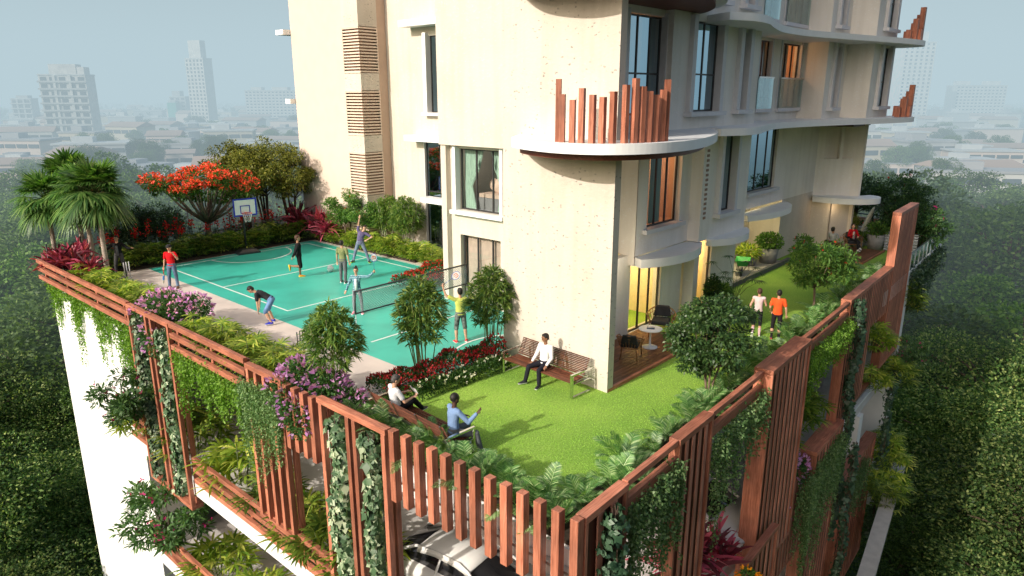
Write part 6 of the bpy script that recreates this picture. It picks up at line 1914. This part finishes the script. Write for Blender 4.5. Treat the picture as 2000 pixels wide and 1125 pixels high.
b = MB(); b.poly([(-.012, -.155, .105), (-.012, 0, .088), (.068, 0, -.085), (.068, -.155, -.07)]); b.poly([(-.012, 0, .088), (-.012, .155, .105), (.068, .155, -.07), (.068, 0, -.085)]); b.build('cover', M['metal'], bk)
# 11 man in blue
person('man in a blue shirt and grey trousers gesturing on the front bench', (9.68, 10.34, 0), -14, 1.82, 'dark', spine=(-.02, 0, 1), spine2=(.12, 0, 1), head=(.12, .02, 1), look=4, aL=((.4, .2, -.9), (.9, -.1, -.2)), aR=((.55, -.45, -.75), (.55, -.25, .65)), lL=((1, .12, -.05), (-.1, .05, -1)), lR=((1, -.46, -.08), (.22, -.12, -1)), seat=.45, top=('long', (.17, .26, .44)), bottom=('long', (.13, .135, .15)), shoe=(.66, .68, .72), sole=(.7, .7, .72), hair='cropped', feet=(5, -5), grip=(.4, .25))
# 12, 13 joggers
person('woman in a pale pink vest and black leggings jogging on the lawn', (21.8, 8.62, 0), 22, 1.60, 'light', spine=(.08, 0, 1), aL=((-.35, .35, -.85), (.55, -.1, -.7)), aR=((.25, -.3, -.9), (.75, .15, .2)), lL=((-.05, .06, -1), (-.75, .04, -.55)), lR=((.16, -.05, -1), (-.16, .0, -1)), top=('tank', (.66, .50, .50)), bottom=('tight', (.018, .016, .022)), socks=(.62, .42, .45), shoe=(.5, .35, .38), hair='lowbun', hairm=HAIR_B, thin=.92, feet=(0, 0), footpitch=(-55, 0), grip=(.8, .8))
person('man in an orange running top and black tights jogging on the lawn', (21.9, 8.02, 0), 22, 1.64, 'light', spine=(.05, 0, 1), aL=((.1, .25, -1), (.65, -.2, -.6)), aR=((-.1, -.28, -1), (.25, -.12, -1)), lL=((.14, .07, -1), (-.2, .02, -1)), lR=((-.10, -.05, -1), (-.22, -.02, -1)), top=('polo', (.72, .10, .025)), bottom=('tight', (.02, .016, .02)), shoe=(.05, .02, .03), sole=(.4, .05, .05), feet=(0, 0), footpitch=(0, -25), grip=(.6, .4))
# 14, 15 seated pair on the far deck
person('man in a grey tee sitting in an armchair on the far deck', (35.75, 10.75, .055), -15, 1.78, 'tan', spine=(-.18, 0, 1), aL=((.5, .2, -.8), (.8, -.3, .1)), aR=((.4, -.25, -.85), (.8, .3, .15)), lL=((1, .12, -.05), (.25, .05, -1)), lR=((1, -.12, -.02), (.32, .0, -1)), seat=.47, top=('tee', (.34, .36, .38)), bottom=('long', (.012, .012, .014)), shoe=(.5, .5, .5), grip=(.6, .6))
person('woman in a red jacket with long dark hair sitting cross legged on the far deck', (37.45, 10.35, .055), 222, 1.68, 'light', spine=(-.15, 0, 1), look=15, aL=((.35, .3, -.85), (.8, -.45, .0)), aR=((.35, -.3, -.85), (.75, .35, .25)), lL=((1, -.02, .02), (.25, -.02, -1)), lR=((1, .22, .14), (.45, .28, -.8)), seat=.47, top=('jacket', (.45, .012, .018)), under=(.6, .55, .5), bottom=('long', (.02, .02, .022)), shoe=(.72, .72, .72), hair='long', thin=.92, grip=(.6, .6))
# ----------------------------------------------------------------- the town and the wood beyond
YAW, PIT = 0.72747, 0.26876
FH = V3((math.cos(YAW), math.sin(YAW))); RH = V3((math.sin(YAW), -math.cos(YAW)))


def at(a, dist):
    """plan point at bearing a (tangent right of the view axis) and forward distance"""
    return FH * dist + RH * dist * a


def tb(px): return (px - 1000) / 1425.0


hz = [plain('pale house render', (.58, .57, .55), .9, .15, .3), plain('cream house render', (.58, .52, .42), .9, .15, .3), plain('grey house render', (.42, .43, .44), .9, .1, .3), plain('pinkish house render', (.68, .56, .50), .9, .1, .3)]
roofm = [plain('light roof sheet', (.52, .54, .55), .8, .2, .4), plain('rusty roof', (.40, .31, .27), .9, .25, .4), plain('grey roof', (.36, .37, .39), .9, .2, .4)]
wdark = plain('far window', (.09, .11, .13), .4, .2, .2)
wpale = plain('far balcony band', (.45, .46, .46), .8, .1, .2)


def block(label, px, dist, w, d, h, rows, cols, m=0, top=None, name='apartment_block', wsz=(.55, .5), rot=0.0, bands=False, grp=None):
    p = at(tb(px), dist); o = thing(name, label, 'building', (p[0], p[1], GZ), YAW - PI / 2 + rot, grp)
    b = MB(); b.box(-w / 2, w / 2, -d / 2, d / 2, 0, h); b.build('wall', hz[m], o)
    fh = h / rows
    me = {}
    def wmesh(nm, ww, hh):
        k = (nm, round(ww, 2), round(hh, 2))
        if k not in me:
            q = MB(); q.box(-ww / 2, ww / 2, -.25, .02, -hh / 2, hh / 2); me[k] = q.mesh('window', wdark if nm == 'f' else wdark)
        return me[k]
    for r in range(rows):
        z = fh * (r + .55)
        for c in range(cols):
            x = -w / 2 + w * (c + .5) / cols
            ob = link('window', wmesh('f', w / cols * wsz[0], fh * wsz[1]), o); ob.location = (x, -d / 2 - .02, z)
        if bands:
            pass
    if bands:
        bm_ = MB()
        for r in range(rows): bm_.box(-w / 2 - .5, w / 2 + .5, -d / 2 - 1.1, -d / 2 - .3, fh * r + .1, fh * r + fh * .28)
        bm_.build('balcony', wpale, o)
        bs = MB(); 
        for c in range(1, 3): x = -w / 2 + w * c / 3; bs.box(x - .7, x + .7, -d / 2 - .8, -d / 2 - .3, 0, h)
        bs.build('pier', hz[m], o)
    # side windows
    for r in range(rows):
        pass
    b = MB(); b.box(-w / 2 - .3, w / 2 + .3, -d / 2 - .3, d / 2 + .3, h, h + .8)
    b.build('roof', roofm[0], o)
    if top:
        b = MB()
        for (x0, x1, hh) in top: b.box(w * x0, w * x1, -d * .3, d * .3, h + .8, h + .8 + hh)
        b.build('roof_room', hz[m], o)
    return o


block('pale apartment block with ten balcony storeys on the left horizon', 136, 425, 25, 13, 40, 10, 5, 0, [(-.3, .28, 5.5), (.3, .45, 4)], bands=True, wsz=(.62, .48), rot=.15)
block('tallest pale tower with a stepped top left of the residential tower', 395, 620, 18, 11, 58, 19, 5, 0, [(-.34, .32, 14)], name='tower_block', wsz=(.4, .55), rot=-.3)
block('grey block at the far left behind the pale balcony block', 46, 560, 15, 9, 26, 7, 3, 2, [(-.3, .3, 2)], bands=True)
block('half built grey block beside the tallest pale tower', 352, 700, 15, 14, 27, 8, 3, 2, [(-.4, .1, 5)], name='unfinished_block')
b = at(tb(337), 690); o = thing('scaffolded_block', 'small block wrapped in teal scaffold netting by the tallest pale tower', 'building', (b[0], b[1], GZ), YAW - PI / 2)
q = MB(); q.box(-4, 4, -5, 5, 0, 22); q.build('netting', plain('teal scaffold net', (.05, .34, .28), .9), o)
q = MB(); q.box(-3.4, 3.4, -4, 4, 22, 24); q.build('roof_room', hz[2], o)
block('wide hazy block half hidden behind the peach wall', 535, 760, 54, 18, 33, 11, 14, 0, [(-.4, -.2, 3), (.0, .3, 3)], wsz=(.5, .45))
block('faint tall tower behind the right balcony posts', 1772, 700, 29, 22, 76, 22, 6, 0, [(-.3, .3, 9)], name='tower_block', wsz=(.4, .5))
block('wide hazy block on the right horizon', 1905, 760, 52, 18, 38, 12, 13, 0, [(-.42, -.2, 4), (.15, .4, 4)], wsz=(.5, .45))
# low houses
hp = {}
HG = 'low houses of the hazy town'
cnt = 0
houses = []
for side in (0, 1):
    for row, dist in enumerate((172, 196, 222, 252, 284, 322, 368, 424, 490, 570, 670, 800, 960)):
        lo, hi = ((20, 600) if side == 0 else (1690, 1995))
        x = lo + RNG.uniform(0, 30)
        while x < hi:
            w = RNG.uniform(13, 30); houses.append((x, dist + RNG.uniform(-16, 16), w, RNG.uniform(9, 15), RNG.uniform(3.5, 9.5) + row * .35))
            x += w * 1425 / dist * RNG.uniform(.9, 1.3)
protos = {}
for i, (px, dist, w, d, h) in enumerate(houses):
    if False: continue
    p = at(tb(px), dist); k = (i % 4, int(w // 5), i % 3, 2 if h > 6.5 else 1)
    if k not in protos:
        q = MB(); q.box(-.5, .5, -.5, .5, 0, 1)
        w_ = q.mesh('wall', hz[k[0]])
        q = MB()
        if k[2] == 1: q.loft([[(-.54, -.54, 1), (.54, -.54, 1), (.54, .54, 1), (-.54, .54, 1)], [(-.54, -.02, 1.22), (.54, -.02, 1.22), (.54, .02, 1.22), (-.54, .02, 1.22)]], 0, False)
        else: q.box(-.53, .53, -.53, .53, 1.0, 1.07); q.box(-.3, .0, -.1, .3, 1.07, 1.3)
        r_ = q.mesh('roof', roofm[k[2]])
        ws = []
        nc = 3 + k[1] % 3
        for rr in range(k[3]):
            q = MB()
            for c in range(1): q.box(-.42 / nc, .42 / nc, -.02, .005, -.16 / k[3], .16 / k[3])
            wm = q.mesh('window', wdark)
            for c in range(nc): ws.append((wm, (-.5 + (c + .5) / nc, -.503, (rr + .55) / k[3])))
        protos[k] = (w_, r_, ws)
    w_, r_, ws = protos[k]
    o = thing('town_house', 'low flat roofed house in the hazy town below the horizon', 'house', (p[0], p[1], GZ), YAW - PI / 2 + RNG.uniform(-.35, .35), HG)
    o.scale = (w, d, h)
    link('wall', w_, o); link('roof', r_, o)
    if dist < 430:
        for wm, l in ws: link('window', wm, o, l)
# long low hall
block('long low cream hall under the horizon on the left', 330, 505, 95, 14, 9.5, 1, 9, 1, None, name='factory_hall', wsz=(.8, .35))

# trees of the wood
def wood_tree(seed, cr, h, nclump, nleaf, m, ls=.55):
    o = thing('wood_tree', '', 'tree'); b = MB(); lv = Leaves()
    b.tube([(0, 0, 0), (.1, 0, h * .3), (0, .1, h * .55)], [.35, .28, .2], 7)
    for i in range(nclump):
        d = rdir(1, .25)[0]; rad = .6 + .4 * RNG.random()
        c = V3((0, 0, h * .62)) + d * rad * V3((cr, cr, h * .36)); q = cr * RNG.uniform(.26, .42)
        b.tube([(0, .05, h * .45), c * (.5, .5, .9), c], [.12, .08, .04], 4)
        k = int(nleaf / nclump); P, D = blob_pts(k, c, (q, q, q * .72), .55)
        lv.add(P, D + rdir(k) * .8 + V3((0, 0, .2)), D + rdir(k) * .6, ls * RNG.uniform(.6, 1.25, k), ls * .62, 'leaf', .15)
    b.build('trunk', M['bark_dark'], o); lv.build('crown', M[m], o)
    return o


wt = [wood_tree(1, 4.6, 11, 48, 34000, 'wood_far', .17), wood_tree(2, 5.2, 12, 54, 36000, 'wood_far', .175), wood_tree(3, 4.2, 10, 44, 32000, 'wood_lit', .165)]
far3 = [wood_tree(4, 5.0, 11, 40, 9000, 'wood_mid', .34), wood_tree(5, 5.6, 12, 46, 9500, 'wood_mid', .36), wood_tree(6, 4.6, 10.5, 36, 8500, 'wood_lit', .33)]
pw = Placer(wt + far3)
GT = 'trees of the wood round the podium'
pts = []
tries = 0
while tries < 20000 and len(pts) < 225:
    tries += 1
    side = RNG.random()
    if side < .55: px = RNG.uniform(-60, 610)
    else: px = RNG.uniform(1640, 2080)
    dist = 22 + 122 * RNG.random() ** 1.05
    p = at(tb(px), dist)
    if -6 < p[0] < 52 and -1 < p[1] < 48: 
        if not (p[0] < 5.0 and p[1] > 12): continue
    if px < 1000 and p[0] > 4.5 and p[1] < 50: continue
    if px > 1000 and p[1] > -1 and p[0] < 56: continue
    need = 5.0 + dist * .045
    if all((p[0] - a) ** 2 + (p[1] - c) ** 2 > need ** 2 for a, c in pts): pts.append((p[0], p[1]))
near = [(3.6, 30), (4.2, 36), (6.2, 41), (8.6, 46), (4.0, 43), (6.6, 50), (10, 52), (2.2, 49), (4.6, 56), (9, 59), (14, 56)] + [(4.0 - .3 * k, 16 + 6 * k) for k in range(9)] + [(-2.5 - .2 * k, 19 + 6.5 * k) for k in range(7)] + [(1.2 - .25 * k, 13.5 + 5 * k) for k in range(12)] + [(-6 - .2 * k, 22 + 6 * k) for k in range(7)] + [(26 + 5.6 * k, 1.2 - .25 * k) for k in range(8)] + [(22 + 6 * k, -4.8 - .3 * k) for k in range(8)] + [(40 + 5.5 * k, 5.6) for k in range(3)] + [(52 + 6 * k, 10 + 2 * k) for k in range(3)] + [(50 + 6 * k, 4.6) for k in range(4)]
pts = near + [p for p in pts if all((p[0] - a) ** 2 + (p[1] - c) ** 2 > 20 for a, c in near)]
pts = pts[:296]
for i, (x, y) in enumerate(pts):
    dist = math.hypot(x, y)
    o = pw((x, y, GZ), i * 1.9, 'bushy green tree in the dense wood far below the roof garden', RNG.uniform(.85, 1.2) * (1 + min(max(dist - 40, 0) / 110, .55)) * V3((1, 1, .8 * RNG.uniform(.85, 1.2))), i % 3 + (3 if dist > 62 else 0), GT)
# scattered trees between the houses
gs = 'trees between the town houses'
pw2 = Placer(far3); pw2.used = [True] * 3
for i in range(90):
    px = RNG.uniform(15, 600) if i % 3 else RNG.uniform(1690, 1990); dist = RNG.uniform(175, 700); p = at(tb(px), dist)
    pw2((p[0], p[1], GZ), i * 1.3, 'hazy green tree standing between the low town houses', RNG.uniform(.8, 1.15), i % 3, gs)
# far wood and town as one mass out to the horizon
lv = Leaves()
n = 5000; px = RNG.uniform(-60, 2060, n); dd = 780 + 2200 * RNG.random(n) ** 1.4
for a, d_ in zip(px[:900], dd[:900]):
    p = at(tb(a), d_); k = 26; P, D = blob_pts(k, (p[0], p[1], GZ + 4), (9, 9, 6), .6)
    lv.add(P, D, rdir(k, 1), 6.0, 4.5, 'leaf', .1)
tag(lv.build('far_wood', M['wood_far']), kind='stuff')
# ----------------------------------------------------------------- haze, sky, sun, camera
hm, nt, out, N, L = nodes('blue grey haze')
SIG = .0022
ab = N('ShaderNodeVolumeAbsorption'); ab.inputs['Color'].default_value = (0, 0, 0, 1); ab.inputs['Density'].default_value = SIG
em = N('ShaderNodeEmission'); em.inputs['Color'].default_value = (.49, .63, .69, 1); em.inputs['Strength'].default_value = SIG * .98
ad = N('ShaderNodeAddShader'); L(ab.outputs[0], ad.inputs[0]); L(em.outputs[0], ad.inputs[1]); L(ad.outputs[0], out.inputs['Volume'])
b = MB()
c0 = at(-3.0, 70); c1 = at(3.0, 70); far = 5200
P = [FH * 46 - RH * 6000, FH * 46 + RH * 6000, FH * far + RH * 6000, FH * far - RH * 6000]
b.prism([tuple(p) for p in P], GZ - 1, 150)
tag(b.build('haze', hm), kind='structure')

w = bpy.data.worlds.new('World'); bpy.context.scene.world = w; w.use_nodes = True
nt = w.node_tree; bg = nt.nodes['Background']
SUN_EL, SUN_DIR = R(27), R(-5)          # direction the light travels, in plan
sky = nt.nodes.new('ShaderNodeTexSky'); sky.sky_type = 'NISHITA'; sky.sun_disc = False
sky.sun_elevation = SUN_EL
az = SUN_DIR + PI                       # where the sun stands, measured from +x counter-clockwise
sky.sun_rotation = (PI / 2 - az) % (2 * PI)
sky.air_density = 1.3; sky.dust_density = 8; sky.ozone_density = 3.0; sky.altitude = 20
nt.links.new(sky.outputs[0], bg.inputs['Color']); bg.inputs['Strength'].default_value = .15
sl = bpy.data.lights.new('sun', 'SUN'); sl.energy = 4.2; sl.angle = R(.8); sl.color = (1, .93, .82)
so = bpy.data.objects.new('sun', sl); C.objects.link(so)
d = Vector((math.cos(SUN_DIR) * math.cos(SUN_EL), math.sin(SUN_DIR) * math.cos(SUN_EL), -math.sin(SUN_EL)))
so.rotation_euler = d.to_track_quat('-Z', 'Y').to_euler(); so.location = (-20, 5, 30)

cam = bpy.data.cameras.new('camera'); co = bpy.data.objects.new('camera', cam); C.objects.link(co)
cam.sensor_width = 36; cam.lens = 36 * 1374.3 / 2000; cam.clip_end = 20000; cam.clip_start = .1
co.location = (0, 0, 7.7); co.rotation_euler = (PI / 2 - PIT, 0, YAW - PI / 2)
sc = bpy.context.scene; sc.camera = co
sc.view_settings.view_transform = 'Standard'; sc.view_settings.look = 'None'; sc.view_settings.exposure = 0; sc.view_settings.gamma = 1
sc.render.engine = 'CYCLES'
cy = sc.cycles
cy.max_bounces = 6; cy.transparent_max_bounces = 16; cy.diffuse_bounces = 4; cy.glossy_bounces = 3; cy.transmission_bounces = 4; cy.volume_bounces = 0
cy.use_denoising = True; cy.caustics_reflective = False; cy.caustics_refractive = False; cy.sample_clamp_indirect = 6
